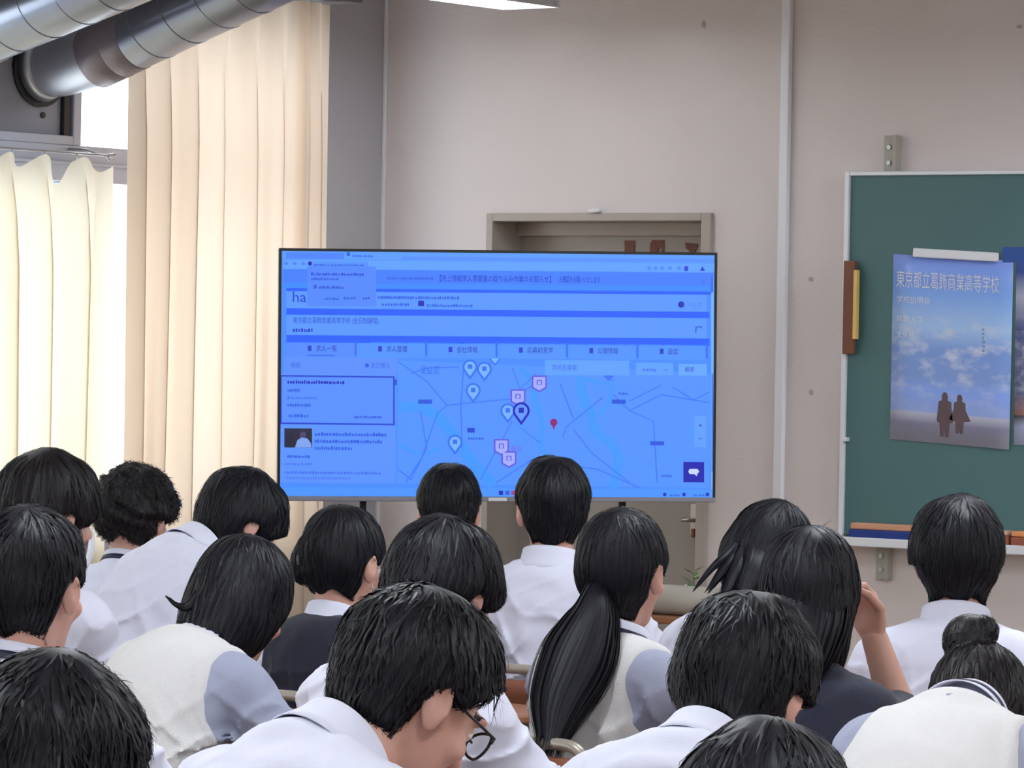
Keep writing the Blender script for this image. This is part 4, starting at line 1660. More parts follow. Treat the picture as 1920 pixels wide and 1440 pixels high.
def person(key, px, ytop, ppm, label, who, fwd=.05, yaw=0, hyaw=0, hpitch=0, hroll=0, side=0.0, sw=1.0, girl=False, hair='short',
           top='shirt', hairmat=None, sleeve='long', right=None, left=None, right_hand='rest', left_hand='rest', right_elbow=None, strap=False,
           locks=(), seed=1, hs=1.0, extra=None, mass=(), style=None, np_=None, foldamp=1.0, wing=1.0, desk_dx=0.0):
    rn = np.random.RandomState(seed)
    Hc = at(px, ytop + .133 * hs * ppm, ppm)
    ya = math.radians(yaw)
    Rb = rotz(ya)
    dy = math.radians(hyaw - yaw)
    hp = math.radians(hpitch)
    hr = math.radians(hroll)
    Rh = rotz(dy) @ rotx(-hp) @ roty(hr)            # head in body space
    npa = (hp * .55 + .10) if np_ is None else math.radians(np_)
    nv = rotz(dy * .4) @ rotx(-npa) @ roty(hr * .5) @ np.array([0, .022, .150 * hs])
    c7z = Hc[2] - nv[2]
    P0z = .555
    pel = Hc[:2] - (Rb @ np.array([side + nv[0], fwd + nv[1], 0]))[:2]
    H = np.array([side + nv[0], fwd + nv[1], Hc[2]])
    C7 = np.array([side, fwd, c7z])
    P0 = np.array([0, 0, P0z])
    dz = c7z - P0z
    B1_ = np.array([.3 * side, .22 * fwd - .025, P0z + .58 * dz])
    bez = lambda t: (1 - t) ** 2 * P0 + 2 * t * (1 - t) * B1_ + t * t * C7
    dbez = lambda t: 2 * (1 - t) * (B1_ - P0) + 2 * t * (C7 - B1_)

    def fr(t):
        z = dbez(t)
        z /= np.linalg.norm(z)
        x = np.array([1.0, 0, 0])
        x -= z * (x @ z)
        x /= np.linalg.norm(x)
        return np.stack([x, np.cross(z, x), z], 1)
    R3, R7, R9 = fr(.33), fr(.70), fr(.95)
    gw = .93 if girl else 1.0
    Ssh = [C7 + R9 @ np.array([s * .168 * sw * gw, .045, -.088]) for s in (-1, 1)]
    Wd = [np.array((-.17, .43, DESK_Z + .035)), np.array((.13, .45, DESK_Z + .035))]
    pix = lambda q: (Rb.T @ (at(*q) - np.array([pel[0], pel[1], 0])))
    for i, q in enumerate((left, right)):           # a wrist given in body space, or by pixel and scale
        if q is not None:
            Wd[i] = pix(q[1:]) if len(q) == 4 else np.array(q, float)
    l1, l2 = .275 * gw * sw ** .5, .238 * gw * sw ** .5
    El, Wr = [], []
    for i, s in enumerate((-1, 1)):
        e, w = ik(Ssh[i], Wd[i], l1, l2, np.array([s * .75 * wing, -.35, -.8]))
        if i == 1 and right_elbow is not None:
            e, w = pix(right_elbow[1:]), Wd[i]
        El.append(e)
        Wr.append(w)
    # ---- skin: one body mesh
    NB = H + Rh @ np.array([0, -.016, -.050]) * hs
    nr = .049 if girl else .054

    def headneck(P):
        q = ((P - H.astype(np.float32)) @ Rh.astype(np.float32)) / hs
        d = head_sdf(q) * hs
        n_ = capsule(P, C7 + R9 @ np.array([0, .018, -.05]), NB, nr * 1.08, nr)
        d = smin(d, n_, .018)
        d = smin(d, ell(P, C7 + R9 @ np.array([0, .01, -.075]), (.10, .06, .05), R9), .05)
        return d
    lo = np.minimum(H - .150, C7 - np.array([.12, .09, .13]))
    hi = np.maximum(H + .150, C7 + np.array([.12, .1, .05]))
    V1, Q1 = polygonize(headneck, lo, hi, .0042)
    hl = ((V1 - H) @ Rh) / hs

    hips = [np.array([s * .085, .02, P0z - .02]) for s in (-1, 1)]
    knees = [np.array([s * .10, .41, .505]) for s in (-1, 1)]
    ank = [np.array([s * .10, .43, .085]) for s in (-1, 1)]

    ts = min(1.0, math.hypot(dz, fwd) / .52)

    def torso_d(P, inf):
        d = ell(P, P0 + A3(0, -.01, .0), (.172 * gw + inf, .118 + inf, .105 + inf))
        d = smin(d, ell(P, bez(.34), (.142 * gw * sw + inf, .102 + inf, .15 * ts + inf), R3), .06)
        d = smin(d, ell(P, bez(.68) + R7 @ A3(0, .015, 0), (.160 * gw * sw + inf, .112 + inf, .17 * ts - .012 + inf), R7), .06)
        d = smin(d, ell(P, bez(.84) + R9 @ A3(0, .012, 0), (.160 * gw * sw + inf, .082 + inf, .080 * ts + inf), R9), .05)
        d = smin(d, capsule(P, Ssh[0] + R9 @ A3(.02, -.02, .012), Ssh[1] + R9 @ A3(-.02, -.02, .012), .046 + inf), .04)
        for i in (0, 1):
            d = smin(d, capsule(P, C7 + R9 @ A3(0, .012, -.038), Ssh[i] * .72 + C7 * .28 + R9 @ A3(0, 0, -.012), .040 + inf * .5, .040 + inf), .03)
        return d

    def arms_d(P, inf, k=.03, upto=1.0, wrist=True):
        d = None
        for i in (0, 1):
            a = capsule(P, Ssh[i], El[i], .047 + inf, .039 + inf)
            if upto >= 1:
                a = smin(a, capsule(P, El[i], Wr[i], .038 + inf, .027 + inf), .02)
            elif upto > 0:
                pass
            d = a if d is None else np.minimum(d, a)
        return d

    def body(P):
        d = smin(torso_d(P, 0), arms_d(P, 0), .03)
        for i in (0, 1):
            d = smin(d, capsule(P, hips[i], knees[i], .078, .056), .04)
            d = smin(d, capsule(P, knees[i], ank[i], .054, .036), .02)
            d = smin(d, capsule(P, ank[i], ank[i] + A3(0, .12, -.045), .034, .028), .02)
        return d
    allp = np.array(Ssh + El + Wr + [P0 - .2, P0 + .2, C7, knees[0], knees[1], ank[0] - A3(0, 0, .06), ank[1] + A3(0, .16, 0)])
    lo, hi = allp.min(0) - .11, allp.max(0) + .11
    lo[2] = max(lo[2], .0)
    V2, Q2 = polygonize(body, lo, hi, .0115)
    parts = [(V1, Q1), (V2, Q2)]
    for i, hk in ((0, left_hand), (1, right_hand)):
        v, q = HAND_CURL if hk == 'curl' or hk == 'cheek' else HAND_REST
        v = v.astype(float).copy()
        q = q.copy()
        if i == 0:
            v[:, 0] *= -1
            q = q[:, ::-1]
        fa = Wr[i] - El[i]
        up_ = np.array([0, 0, 1.0])
        if hk == 'cheek':
            up_ = Wr[i] - H
        Fm = frame_from(fa, up_)
        if hk == 'rest':                            # lay the hand flat on the desk
            y = Fm[:, 1] * np.array([1, 1, .15])
            Fm = frame_from(y, up_)
        parts.append((v * (.93 if girl else 1) @ Fm.T + Wr[i], q))
    V, Q = join_np(parts)
    mi = np.zeros(len(Q), np.int32)
    cz_ = V1[Q1].mean(1)
    fl = ((cz_ - H) @ Rh) / hs
    ax_ = np.abs(fl[:, 0])
    fy = fl[:, 1] > .07
    m1 = np.zeros(len(Q1), np.int32)
    ed = np.sqrt((ax_ - .031) ** 2 + ((fl[:, 2] - .001) * 2.6) ** 2)
    m1[fy & (ed < .0125)] = 2
    m1[fy & (np.sqrt((ax_ - .031) ** 2 + ((fl[:, 2] - .001) * 1.3) ** 2) < .0058) & (ed < .0125)] = 3
    m1[fy & (ax_ < .023) & (np.abs(fl[:, 2] + .067) < .009) & (fl[:, 1] > .085)] = 1
    m1[fy & (ax_ > .014) & (ax_ < .048) & (np.abs(fl[:, 2] - .026 + (ax_ - .03) * .1) < .0042)] = 4
    mi[:len(Q1)] = m1
    root = mesh_np('person', V, Q, [M_skin, M_lip, M_eye, M_iris, M_brow], None, mi)
    root.location = (pel[0], pel[1], 0)
    root.rotation_euler = (0, 0, ya)
    tag(root, label, 'person', 'students seated facing the front')
    PEOPLE_POS[key] = (pel, ya)
    # ---- shirt
    KF = rn.normal(0, 1, (4, 3))
    KF /= np.linalg.norm(KF, axis=1)[:, None]
    phs = rn.uniform(0, 6.28, 8)

    def folds(P):
        a = P @ (KF[0] * 17) + 1.1 * np.sin(P @ (KF[1] * 22) + phs[0])
        b = P @ (np.array([.55, .2, -.8]) * 44) + 1.2 * np.sin(P @ (KF[2] * 26) + phs[1])
        c = P @ (np.array([-.65, .2, -.7]) * 37) + 1.0 * np.sin(P @ (KF[3] * 30) + phs[2])
        lowm = np.clip((c7z - .03 - P[:, 2]) / .14, .2, 1)
        e = P @ (KF[2] * 75) + 2 * np.sin(P @ (KF[0] * 40) + phs[3])
        return foldamp * (lowm * (.0145 * (.6 * ridge(a + phs[4]) ** 2 + ridge(b + phs[5]) ** 3 * .9 + ridge(c + phs[6]) ** 3 * .9)) + .0016 * np.sin(e))

    Ccol = C7 + R9 @ np.array([0, .014, .015 - .024 * min(1, abs(npa) / .8)])

    def shirt(P):
        inf = .011
        d = torso_d(P, inf)
        f = folds(P)
        # yoke seam across the upper back
        loc = (P - C7.astype(np.float32)) @ R9.astype(np.float32)
        d = d - .0022 * (1 / (1 + np.exp(-np.clip((loc[:, 2] + .115) * 900, -30, 30))))
        d = smin(d, ell(P, C7 + R9 @ A3(0, .010, -.038 if 'vest' not in top else -.066 + .016 * min(1, abs(npa) / .6)), (.094, .096, .045), R9), .03)
        a = None
        for i in (0, 1):
            if sleeve == 'long':
                q = capsule(P, Ssh[i], El[i], .060, .053)
                q = smin(q, capsule(P, El[i], El[i] + (Wr[i] - El[i]) * .93, .052, .036), .02)
            else:
                fr_ = .95 if sleeve == 'elbow' else .62
                q = capsule(P, Ssh[i], Ssh[i] + (El[i] - Ssh[i]) * fr_, .060, .057)
                ed_ = (El[i] - Ssh[i]) / np.linalg.norm(El[i] - Ssh[i])
                q = smax(q, (P - (Ssh[i] + (El[i] - Ssh[i]) * fr_).astype(np.float32)) @ ed_.astype(np.float32), .006)
            a = q if a is None else np.minimum(a, q)
        d = smin(d, a, .035) - f
        d = smax(d, (P0z - .06) - P[:, 2], .01)
        # neck opening
        d = smax(d, -ell(P, Ccol + R9 @ A3(0, .012, .055), (.052, .060, .050), R9), .008)
        return d
    allp = np.array(Ssh + El + Wr + [P0 - A3(.2, .15, .06), P0 + A3(.2, .15, .0), C7])
    lo, hi = allp.min(0) - .10, allp.max(0) + .10
    lo[2] = P0z - .08
    sm = {'shirt': M_shirt, 'vest': M_paleblue, 'navyvest': M_shirt, 'whitevest_white': M_shirt, 'navy': M_navy}[top]
    if top == 'vest' and key == 'Q':
        sm = M_paleblue
    Vs, Qs = polygonize(shirt, lo, hi, .0068)
    so = mesh_np('shirt' if top != 'navy' else 'polo_shirt', Vs, Qs, sm, root)
    nkax = (NB - C7)
    nkax = nkax / np.linalg.norm(nkax) * .4 + R9[:, 2] * .6
    fwdv = R9[:, 1]
    cb = nr + .012
    collar_mesh(root, Ccol, nkax, fwdv, cb, cb + .006, M_shirt if top in ('shirt', 'vest', 'navyvest', 'whitevest_white') else M_navy)
    if strap:
        collar_mesh(root, Ccol, nkax, fwdv, cb + .0018, cb + .0078, M_strap, 'neck_strap', band=(.76, .85))
    if top in ('vest', 'navyvest', 'whitevest_white'):
        def vest(P):
            loc = (P - C7.astype(np.float32)) @ R9.astype(np.float32)
            d = torso_d(P, .0175) - folds(P) * .8
            d = smin(d, ell(P, C7 + R9 @ A3(0, .010, -.056 + .014 * min(1, abs(npa) / .6)), (.096, .098, .045), R9), .03)
            cut = np.abs(loc[:, 0]) - np.interp(loc[:, 2], [-.30, -.20, -.10, .02], [.30, .165, .142, .138]).astype(np.float32) * sw * gw
            d = d - .0030 * np.clip(1 - np.abs(cut + .012) / .012, 0, 1)       # ribbed armhole edge
            d = smax(d, cut, .006)
            d = smax(d, P0z - .07 - P[:, 2], .01)
            nk = ell(P, Ccol + R9 @ A3(0, .012, .028), (.080, .088, .045), R9)
            d = smax(d, -nk, .006)
            vn = np.abs(loc[:, 0]) - (loc[:, 2] + .20) * .38
            d = smax(d, -np.maximum(vn, -(loc[:, 1] - .05)), .006)
            return d
        Vv, Qv = polygonize(vest, lo, hi, .0068)
        mesh_np('knit_vest', Vv, Qv, M_navy if top == 'navyvest' else M_knit, root)
    # ---- trousers or skirt, shoes

    def pants(P):
        d = ell(P, P0 + A3(0, -.005, -.015), (.182, .130, .100))
        for i in (0, 1):
            d = smin(d, capsule(P, hips[i], knees[i], .088, .072), .03)
            if not girl:
                d = smin(d, capsule(P, knees[i], ank[i], .070, .060), .02)
        if girl:
            d = smin(d, ell(P, (0, .24, .485), (.20, .24, .085)), .05)
        d = smax(d, P[:, 2] - (P0z + .03), .01)
        return smax(d, SEAT_Z - .002 - P[:, 2], .004) if girl else d
    Vp, Qp = polygonize(pants, (-.32, -.22, .03), (.32, .56, .64), .0125)
    Vp[:, 2] = np.where((Vp[:, 1] < .19) & (Vp[:, 2] < SEAT_Z), SEAT_Z, Vp[:, 2])
    mesh_np('skirt' if girl else 'trousers', Vp, Qp, M_trouser, root)
    for i in (0, 1):
        sh = bpy.data.objects.new('shoe', shoe_mesh())
        C.objects.link(sh)
        sh.parent = root
        sh.location = (float(ank[i][0]), float(ank[i][1]), 0)
    # ---- hair
    st = hstyle(hair)
    if style:
        st.update(style)
    if mass:
        st['mass'] = list(st['mass']) + list(mass)
    nl = (Rh.T @ (C7 + R9 @ np.array([0, -.002, -.02]) - H)) / hs
    hf = hair_fn(st, seed, nl)
    zl = min(-.17, st['nape'] - .03)
    Vh, Qh = polygonize(hf, (-.16, -.20, zl), (.16, .17, .19), .0042)
    g_ = Rh.T @ np.array([0, 0, -1.0])
    Vst, Qst = strands(hf, Vh, st, seed, g_)
    tr = lambda v: (np.asarray(v) * hs) @ Rh.T + H
    hp_ = [(tr(Vh), Qh), (tr(Vst), Qst)]
    for kk, lk in enumerate(locks):
        path = [pix(q[:3]) for q in lk['path']]
        upv = Rb.T @ (-_fw)
        hp_.append(lock(path, [q[3] for q in lk['path']], lk.get('thick', .6), lk.get('n', 120), seed + kk, upv, lk.get('rag', .05)))
    Vf, Qf = join_np(hp_)
    mesh_np('hair', Vf, Qf, hairmat or M_hair, root)
    if extra:
        extra(root, H, Rh, hs, pix)
    seat_place(pel[0], pel[1], ya * .35, who, desk_dx)
    return root


_shoe = []


def shoe_mesh():
    if not _shoe:
        def fn(P):
            d = ell(P, (0, .03, .045), (.045, .135, .05))
            d = smin(d, capsule(P, (0, -.02, .07), (0, -.02, .115), .043, .040), .03)
            d = smax(d, .004 - P[:, 2], .004)
            return smax(d, P[:, 2] - .115, .005)
        v, q = polygonize(fn, (-.07, -.14, -.02), (.07, .2, .15), .008)
        o = mesh_np('shoe', v, q, M_shoe)
        _shoe.append(o.data)
        bpy.data.objects.remove(o)
    return _shoe[0]

# ------------------------------------------------------------------ things worn
def face_mask(root, H, Rh, hs, pix):
    tr = lambda q: tuple(H + Rh @ (np.array(q) * hs))
    mb_ = MB()

    def fn(u, v):
        a = (u - .5) * 2.2
        x = math.sin(a) * .066
        y = .030 + math.cos(a) * (.072 + .012 * math.sin(math.pi * v))
        return tr((x, y + .006, -.015 - .085 * v))
    mb_.grid(fn, 16, 10)
    m = mb_.build('face_mask', M_white, root, solid=.002)
    for s in (-1, 1):
        MB().tube([tr((s * .064, .055, -.03)), tr((s * .083, .018, -.002)), tr((s * .087, -.006, .014)), tr((s * .086, -.02, .002)), tr((s * .082, .0, -.035)), tr((s * .066, .05, -.085))],
                  .0014, 6).build('ear_loop', M_white, m)


def glasses(root, H, Rh, hs, pix):
    tr = lambda q: tuple(H + Rh @ (np.array(q) * hs))
    g = None
    M_gl = mat('glasses_black', srgb(14, 14, 20), .3)
    for s in (-1, 1):
        pts = [tr((s * (.033 + .026 * math.cos(a)), .112 - .006 * abs(math.cos(a)), .000 + .020 * math.sin(a))) for a in [2 * math.pi * k / 28 for k in range(29)]]
        r_ = MB().tube(pts, .0022, 8, cap=False).build('rim' if g else 'glasses', M_gl, g or root)
        if g is None:
            g = r_
        MB().tube([tr((s * .059, .108, .006)), tr((s * .072, .100, .009)), tr((s * .079, .04, .010)), tr((s * .083, -.012, .012)), tr((s * .081, -.028, -.012))], .0021, 6).build('temple', M_gl, g)
        disc = [tr((s * (.033 + .025 * math.cos(a)), .1115 - .005 * abs(math.cos(a)), .019 * math.sin(a))) for a in [2 * math.pi * k / 24 for k in range(24)]]
        MB().add(disc, [tuple(range(24))]).build('lens', M_glass, g)
    MB().tube([tr((-.008, .112, .004)), tr((0, .115, .008)), tr((.008, .112, .004))], .0018, 6).build('bridge', M_gl, g)


def hair_clip(root, H, Rh, hs, pix):
    tr = lambda q: tuple(H + Rh @ (np.array(q) * hs))
    MB().tube([tr((-.052, -.112, .012)), tr((-.046, -.120, -.002)), tr((-.044, -.119, -.018))], .004, 8).build('hair_clip', mat('clip_shell', srgb(74, 78, 80), .25), root)


def bun_high(root, H, Rh, hs, pix):
    tr = lambda q: tuple(H + Rh @ (np.array(q) * hs))
    # small clip at the side of the head
    MB().tube([tr((-.070, -.060, .040)), tr((-.080, -.045, .015)), tr((-.082, -.035, -.005))], .006, 8).build('hair_clip', mat('clip_bronze', srgb(110, 96, 78), .3, metal=.5), root)


def bun_mass(c, r, n=9, seed=1):
    rn = random.Random(seed)
    out = [(c, (r, r * .9, r * .85))]
    return out


# ------------------------------------------------------------------ the class, from the front rows back
person('H', 842, 872, 672, 'student with cropped black hair and both ears visible, white shirt, before the television', 'cropped haired student before the television',
       fwd=.06, yaw=28, hyaw=34, hpitch=4, hair='crop', seed=11, sw=1.0, hs=.97)
person('I', 1035, 858, 738, 'tall student sitting upright in a white shirt, head overlapping the television screen', 'tall upright student whose head overlaps the television',
       fwd=.02, yaw=18, hyaw=44, hpitch=-2, hair='short', seed=12, sw=1.06, style=dict(tv=[.002, .004, .009, .014, .019, .021]))
person('C', 256, 885, 672, 'curly haired student in a white shirt with a dark neck strap, beside the curtains', 'curly haired student beside the curtains',
       fwd=.08, yaw=10, hyaw=6, hpitch=12, hair='curly', seed=13, strap=True, hairmat=M_hair2, sw=.96)
person('A', -60, 862, 722, 'student at the curtain edge, only a sliver of head beside the side-fringed boy', 'student next to the short curtain, mostly out of view',
       fwd=.06, yaw=5, hyaw=0, hpitch=5, hair='short', seed=14, hairmat=M_hair2)
person('L', 1440, 940, 790, 'student with long straight hair swept over one shoulder, white shirt, by the cable raceway', 'student with long hair swept over one shoulder',
       fwd=.16, yaw=6, hyaw=8, hpitch=22, hroll=14, girl=True, hair='long', seed=15, style=dict(nape=-.10, mass=[((0, -.045, -.04), (.082, .070, .085))]),
       locks=[dict(path=[(1440, 1000, 791, .050), (1425, 1050, 800.5, .042), (1408, 1085, 803, .034), (1396, 1112, 804.5, .026)], thick=.4, n=130, rag=.03),
              dict(path=[(1425, 1005, 791, .040), (1398, 1050, 800.5, .030), (1378, 1082, 803, .022), (1362, 1110, 804.5, .014)], thick=.4, n=80, rag=.03),
              dict(path=[(1415, 1005, 791, .026), (1378, 1045, 800.5, .016), (1352, 1075, 803, .011), (1332, 1102, 804.5, .006)], thick=.5, n=40, rag=.02),
              dict(path=[(1410, 1000, 791, .020), (1368, 1036, 800.5, .011), (1335, 1066, 803, .007), (1308, 1098, 804.5, .003)], thick=.5, n=24, rag=.02)])
person('D', 450, 885, 737, 'student in a white shirt hunched over the desk, fringe hanging down, near the curtains', 'hunched fringe haired student near the curtains',
       fwd=.30, yaw=-8, hyaw=-22, hpitch=34, np_=58, hair='mop', seed=16, sw=1.05)
person('N', 1793, 938, 850, 'student with thick round black hair and broad white shirt back, below the chalkboard', 'thick haired student below the chalkboard',
       fwd=.05, yaw=26, hyaw=34, hpitch=4, hair='thick', seed=17, sw=1.02)
person('G', 645, 950, 800, 'student with pinned up hair, navy knit vest over a white collar, wearing a mask', 'student with pinned up hair and navy vest',
       fwd=.05, yaw=4, hyaw=2, hpitch=8, girl=True, hair='sleek', top='navyvest', seed=18, sw=.95,
       mass=[((-.052, -.082, -.008), (.034, .036, .052)), ((-.030, -.090, -.028), (.032, .026, .026)), ((-.045, -.092, .03), (.024, .022, .026))],
       extra=lambda *a: (hair_clip(*a), face_mask(*a)), style=dict(noise=.002, mk=.008, nape=-.074))
person('B', 92, 852, 820, 'student with side swept fringe and mask loop, white shirt, before the short curtain', 'side-fringed student before the short curtain',
       fwd=.10, yaw=0, hyaw=-14, hpitch=10, hair='mop', seed=19, sw=1.05, hs=1.05, hairmat=M_hair2, desk_dx=-.08, right=('px', 135, 1190, 812), right_hand='curl', extra=face_mask)
person('K', 1168, 955, 895, 'student with a long low ponytail, white knit vest over a pale blue shirt', 'student with the long low ponytail',
       fwd=.04, yaw=-12, hyaw=8, hpitch=4, girl=True, hair='sleek', top='vest', wing=.5, desk_dx=-.1, seed=20, strap=True, sw=1.04,
       locks=[dict(path=[(1148, 1085, 896, .024), (1122, 1110, 906, .028), (1114, 1160, 911, .054), (1086, 1235, 915, .076), (1052, 1315, 920.5, .062), (1034, 1388, 926, .030)],
                   thick=.55, n=240, rag=.05)])
person('M', 1518, 990, 963, 'student with long loose hair and navy polo shirt, cheek resting on a raised hand', 'long haired student in the navy polo shirt',
       fwd=.12, yaw=14, hyaw=22, hpitch=6, girl=True, hair='long', top='navy', sleeve='elbow', seed=21, sw=1.0, right=('px', 1640, 1196, 950), right_elbow=('px', 1688, 1345, 955), right_hand='cheek',
       locks=[dict(path=[(1516, 1070, 966, .074), (1510, 1150, 976, .082), (1502, 1215, 981, .068), (1497, 1264, 983, .046)], thick=.34, n=240, rag=.05)])
person('F', 455, 1010, 888, 'student with a black bob leaning forward, white knit vest over a pale blue sleeve', 'bob haired student in the white knit vest',
       fwd=.26, yaw=-4, hyaw=-2, hpitch=30, np_=45, girl=True, hair='bob', top='vest', sleeve='elbow', seed=22, sw=1.04,
       locks=[dict(path=[(384, 1104, 896, .014), (352, 1136, 900, .010), (331, 1134, 900, .005), (316, 1122, 900, .002)], thick=.5, n=30, rag=.01)])
person('J', 832, 980, 985, 'student with heavy black fringe looking down, ear showing, behind the pinned up hair', 'looking down student with heavy fringe in the middle',
       fwd=.16, yaw=2, hyaw=-4, hpitch=20, np_=32, hair='mop', seed=23, sw=1.02, hs=1.04)
person('E', 57, 955, 1110, 'student with short black hair, bare neck and dark strap under a white collar', 'short haired student with the dark neck strap',
       fwd=.05, yaw=6, hyaw=14, hpitch=6, hair='short', seed=24, strap=True, sw=1.05, style=dict(tv=[.001, .003, .008, .013, .018, .021]))
person('Q', 1842, 1206, 1070, 'student bowed low over the desk, hair in a bun, white knit vest', 'student with the bun bowed over the desk',
       fwd=.36, yaw=8, hyaw=18, hpitch=58, np_=88, hroll=-12, style=dict(mk=.008), girl=True, hair='sleek', top='vest', strap=True, seed=25, sw=1.05, hairmat=M_hair2,
       mass=[((-.012, -.090, .112), (.042, .046, .046)), ((.016, -.104, .116), (.026, .028, .030)), ((-.034, -.096, .108), (.024, .028, .030))], extra=bun_high)
person('P', 1398, 1130, 1240, 'student with thick black hair bent over the desk, ear to one side, white shirt', 'thick haired student bent over between the ponytail and the bun',
       fwd=.22, yaw=4, hyaw=6, hpitch=30, np_=52, hair='thick', seed=26, sw=1.08, hs=1.03)
person('O', 770, 1120, 1390, 'student wearing black glasses bent over the desk, large ear and white shirt back', 'bent over student wearing glasses',
       fwd=.30, yaw=-6, hyaw=-20, hpitch=36, np_=58, hair='short', seed=27, sw=1.08, hs=1.02, extra=glasses,
       style=dict(tv=[.001, .003, .010, .020, .028, .030], lift=.008, nape=-.074))
person('R', 95, 1240, 1760, 'student whose short black hair fills the corner nearest the rear wall', 'short haired student in the rear row by the windows',
       fwd=.10, yaw=0, hyaw=8, hpitch=14, hair='short', seed=28, sw=1.05, style=dict(tv=[.002, .006, .014, .020, .024, .025], lift=.009))
person('S', 1432, 1365, 1790, 'student in the rear row showing only the crown of black hair', 'rear row student behind the bent over thick haired one',
       fwd=.20, yaw=2, hyaw=12, hpitch=24, hair='short', seed=29, sw=1.02)
# ------------------------------------------------------------------ small things on the desks
def desk_local(key, x, y, z=0.0):
    """a point on the desk before a sitter: x right and y forward of the pelvis"""
    pel, ya = PEOPLE_POS[key]
    a = ya * .6
    return Vector((pel[0] + x * math.cos(a) - y * math.sin(a), pel[1] + x * math.sin(a) + y * math.cos(a), DESK_Z + z)), a


M_paper = mat('white_paper', srgb(238, 238, 242), .7)
M_pink = mat('pink_paper', srgb(238, 190, 186), .7)


def sheet(key, x, y, rot, w, h, m, label, name='paper_sheet', lift=.03, z=.0012):
    loc, a = desk_local(key, x, y, z)
    mb_ = MB().grid(lambda u, v: ((u - .5) * w, (v - .5) * h, lift * (u ** 3) * (1 - v) + .002 * math.sin(6 * u)), 8, 8)
    o = mb_.build(name, m, solid=.0006)
    o.location = loc + Vector((0, 0, .003))
    o.rotation_euler = (0, 0, a + math.radians(rot))
    return tag(o, label, 'paper', 'handouts on the desks')


sheet('K', -.08, .50, 8, .257, .182, M_pink, 'pink handout lying on the ponytailed student\'s desk', lift=.02)
sheet('K', -.06, .48, -6, .257, .182, M_pink, 'second pink handout under the other one on the ponytailed student\'s desk', lift=.01, z=.0)
sheet('E', .20, .46, 25, .21, .297, M_paper, 'white handout with a lifted corner beside the strapped student', lift=.07)
sheet('B', .20, .50, 15, .21, .28, M_paper, 'crumpled white handout on the side-fringed student\'s desk', lift=.05)
sheet('D', .12, .52, 5, .21, .28, M_paper, 'white handout on the hunched student\'s desk', lift=.02)
sheet('N', .05, .46, 0, .257, .182, M_paper, 'white handout on the desk below the chalkboard', lift=.01)
sheet('O', .06, .50, 0, .257, .182, M_paper, 'white handout on the desk of the student with glasses', lift=.01)
sheet('P', .04, .50, 4, .257, .182, M_paper, 'white handout on the desk of the bent thick haired student', lift=.01)
sheet('M', .02, .50, -3, .257, .182, M_paper, 'white handout on the navy polo student\'s desk', lift=.01)


def pencil_case(key, x, y, rot, m, zip_m, label, L_=.2, r=.032):
    loc, a = desk_local(key, x, y, 0)
    mb_ = MB()
    pts = [(-L_ / 2 + L_ * k / 12, 0, r * .82) for k in range(13)]
    mb_.tube(pts, [r * (.75 + .25 * math.sin(math.pi * min(1, max(0, k / 12)))) for k in range(13)], 14, flat=.82)
    o = mb_.build('pencil_case', m, bevel=.003)
    o.location = loc
    o.rotation_euler = (0, 0, a + math.radians(rot))
    MB().tube([(-L_ * .42, 0, r * 1.62), (0, 0, r * 1.68), (L_ * .42, 0, r * 1.62)], .003, 6).build('zip', zip_m, o)
    MB().cbox((L_ * .40, 0, r * 1.75), (.006, .016, .003)).build('zip_pull', M_steel, o)
    return tag(o, label, 'pencil case', 'pencil cases on the desks')


pencil_case('B', .24, .36, 20, M_navy, M_steel, 'navy pencil case on the side-fringed student\'s desk', .22, .04)
pencil_case('F', .26, .40, 70, mat('khaki_canvas', srgb(176, 160, 118), .9, bump=.4, bscale=300), M_brown, 'khaki canvas pencil case on the bob haired student\'s desk', .20, .04)
# blue drawstring pouch beside it
loc, a = desk_local('F', .33, .56, 0)
mb_ = MB()
mb_.tube([(0, 0, .0), (0, 0, .015), (.002, 0, .05), (.004, .002, .075), (.006, .004, .088), (.012, .006, .100)], [.030, .042, .040, .024, .012, .026], 16)
o = mb_.build('drawstring_pouch', mat('blue_cloth', srgb(40, 84, 170), .85, bump=.4, bscale=60))
o.location = loc
tag(o, 'small blue drawstring pouch on the bob haired student\'s desk', 'pouch')
MB().tube([(.006 + .014 * math.cos(t), .004 + .014 * math.sin(t), .088) for t in [k * .5236 for k in range(13)]], .002, 6).build('drawstring', M_white, o)

# side table by the door with a rolled mat and a small potted plant
q = on_y(1262, 1152, -.42)
tx0, ty0, tz0 = float(q[0]), -.36, float(q[2])
tb = empty('side_table', (tx0, ty0, 0))
tag(tb, 'low brown wooden table standing against the wall by the door', 'table')
MB().box((-.30, -.17, tz0 - .025), (.30, .17, tz0)).build('table_top', M_top, tb, bevel=.005)
for sx in (-1, 1):
    for sy in (-1, 1):
        MB().box((sx * .27 - .018, sy * .14 - .018, 0), (sx * .27 + .018, sy * .14 + .018, tz0 - .025)).build('leg', M_top, tb, bevel=.003)
rm = MB()
rm.tube([(-.26, 0, .050), (.22, 0, .050)], .050, 24)
ro = rm.build('rolled_mat', mat('beige_mat', srgb(186, 182, 172), .9, bump=.3, bscale=120), bevel=.006)
ro.location = (tx0 - .03, ty0 - .08, tz0)
tag(ro, 'beige rolled mat lying on the low table by the door', 'mat')
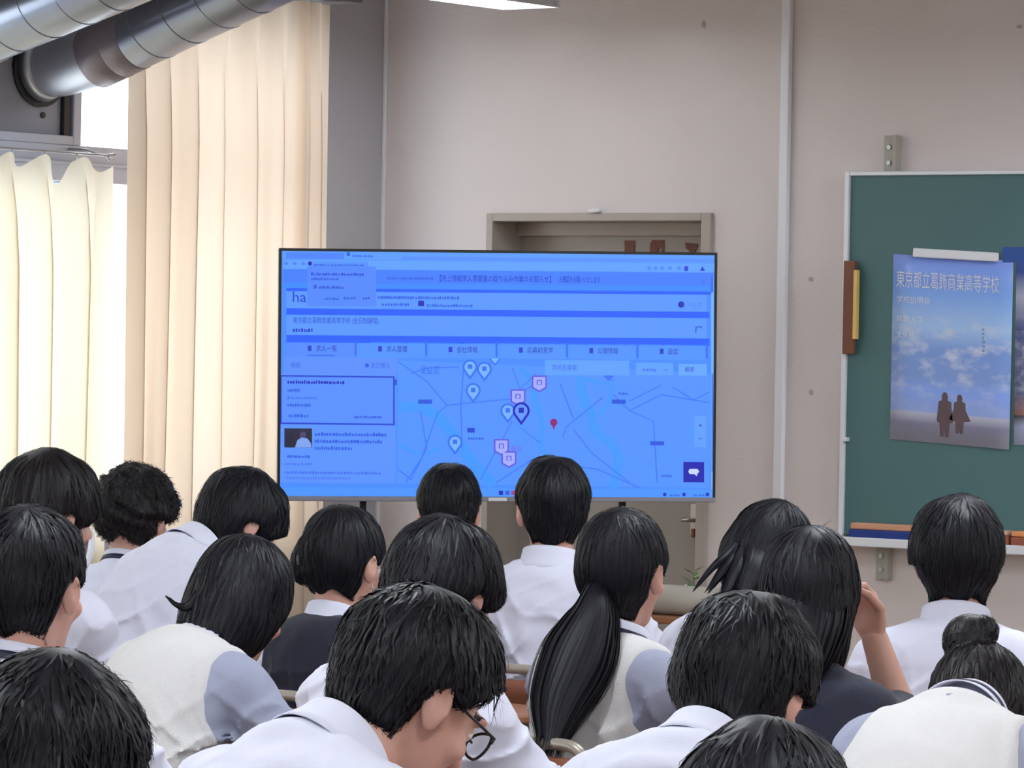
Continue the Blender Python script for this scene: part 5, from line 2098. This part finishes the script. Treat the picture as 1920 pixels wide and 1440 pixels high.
sp = MB().add([(-.2605, .004 * k * math.cos(k * .6), .050 + .004 * k * math.sin(k * .6)) for k in range(12)] + [(-.2605, (.004 * k + .0018) * math.cos(k * .6), .050 + (.004 * k + .0018) * math.sin(k * .6)) for k in range(12)],
              [(k, k + 1, 13 + k, 12 + k) for k in range(11)]).build('roll_edge', M_brown, ro)
qp = on_y(1300, 1085, -.36)
pl = empty('potted_plant', (float(qp[0]), -.36, tz0))
tag(pl, 'small potted plant with green leaves and a white flower by the door', 'plant')
hz = float(qp[2]) - tz0
MB().tube([(0, 0, 0), (0, 0, .004), (0, 0, .075), (0, 0, .08)], [.028, .03, .04, .042], 18).build('pot', mat('pot_grey', srgb(150, 144, 134), .7), pl)
MB().tube([(0, 0, .07), (.004, 0, hz * .6), (.0, 0, hz + .02)], [.004, .003, .002], 8).build('stem', mat('stem_green', srgb(92, 124, 76), .6), pl)
M_leaf = mat('leaf_green', srgb(112, 146, 92), .5, noise=.2, nscale=20)
rn_ = random.Random(5)
for k in range(9):
    an = k * 2.4
    z = hz - .06 + .011 * k
    L_ = .035 + .012 * rn_.random()
    d_ = Vector((math.cos(an), math.sin(an), .35 + .3 * rn_.random()))
    s_ = Vector((-math.sin(an), math.cos(an), 0)) * .011
    b_ = Vector((0, 0, z))
    MB().add([b_, b_ + d_ * L_ * .5 + s_, b_ + d_ * L_, b_ + d_ * L_ * .5 - s_, b_ + d_ * L_ * .5 - Vector((0, 0, .004))], [(0, 1, 4), (1, 2, 4), (2, 3, 4), (3, 0, 4)], 0, True).build('leaf', M_leaf, pl, solid=.0008)
for k in range(5):
    an = k * 2 * math.pi / 5
    c_ = Vector((-.012, -.02, hz - .03))
    d_ = Vector((math.cos(an) * .012, -.004, math.sin(an) * .016))
    s_ = Vector((-math.sin(an) * .006, 0, math.cos(an) * .006))
    MB().add([c_, c_ + d_ * .6 + s_, c_ + d_, c_ + d_ * .6 - s_], [(0, 1, 2, 3)]).build('petal', M_white, pl, solid=.001)
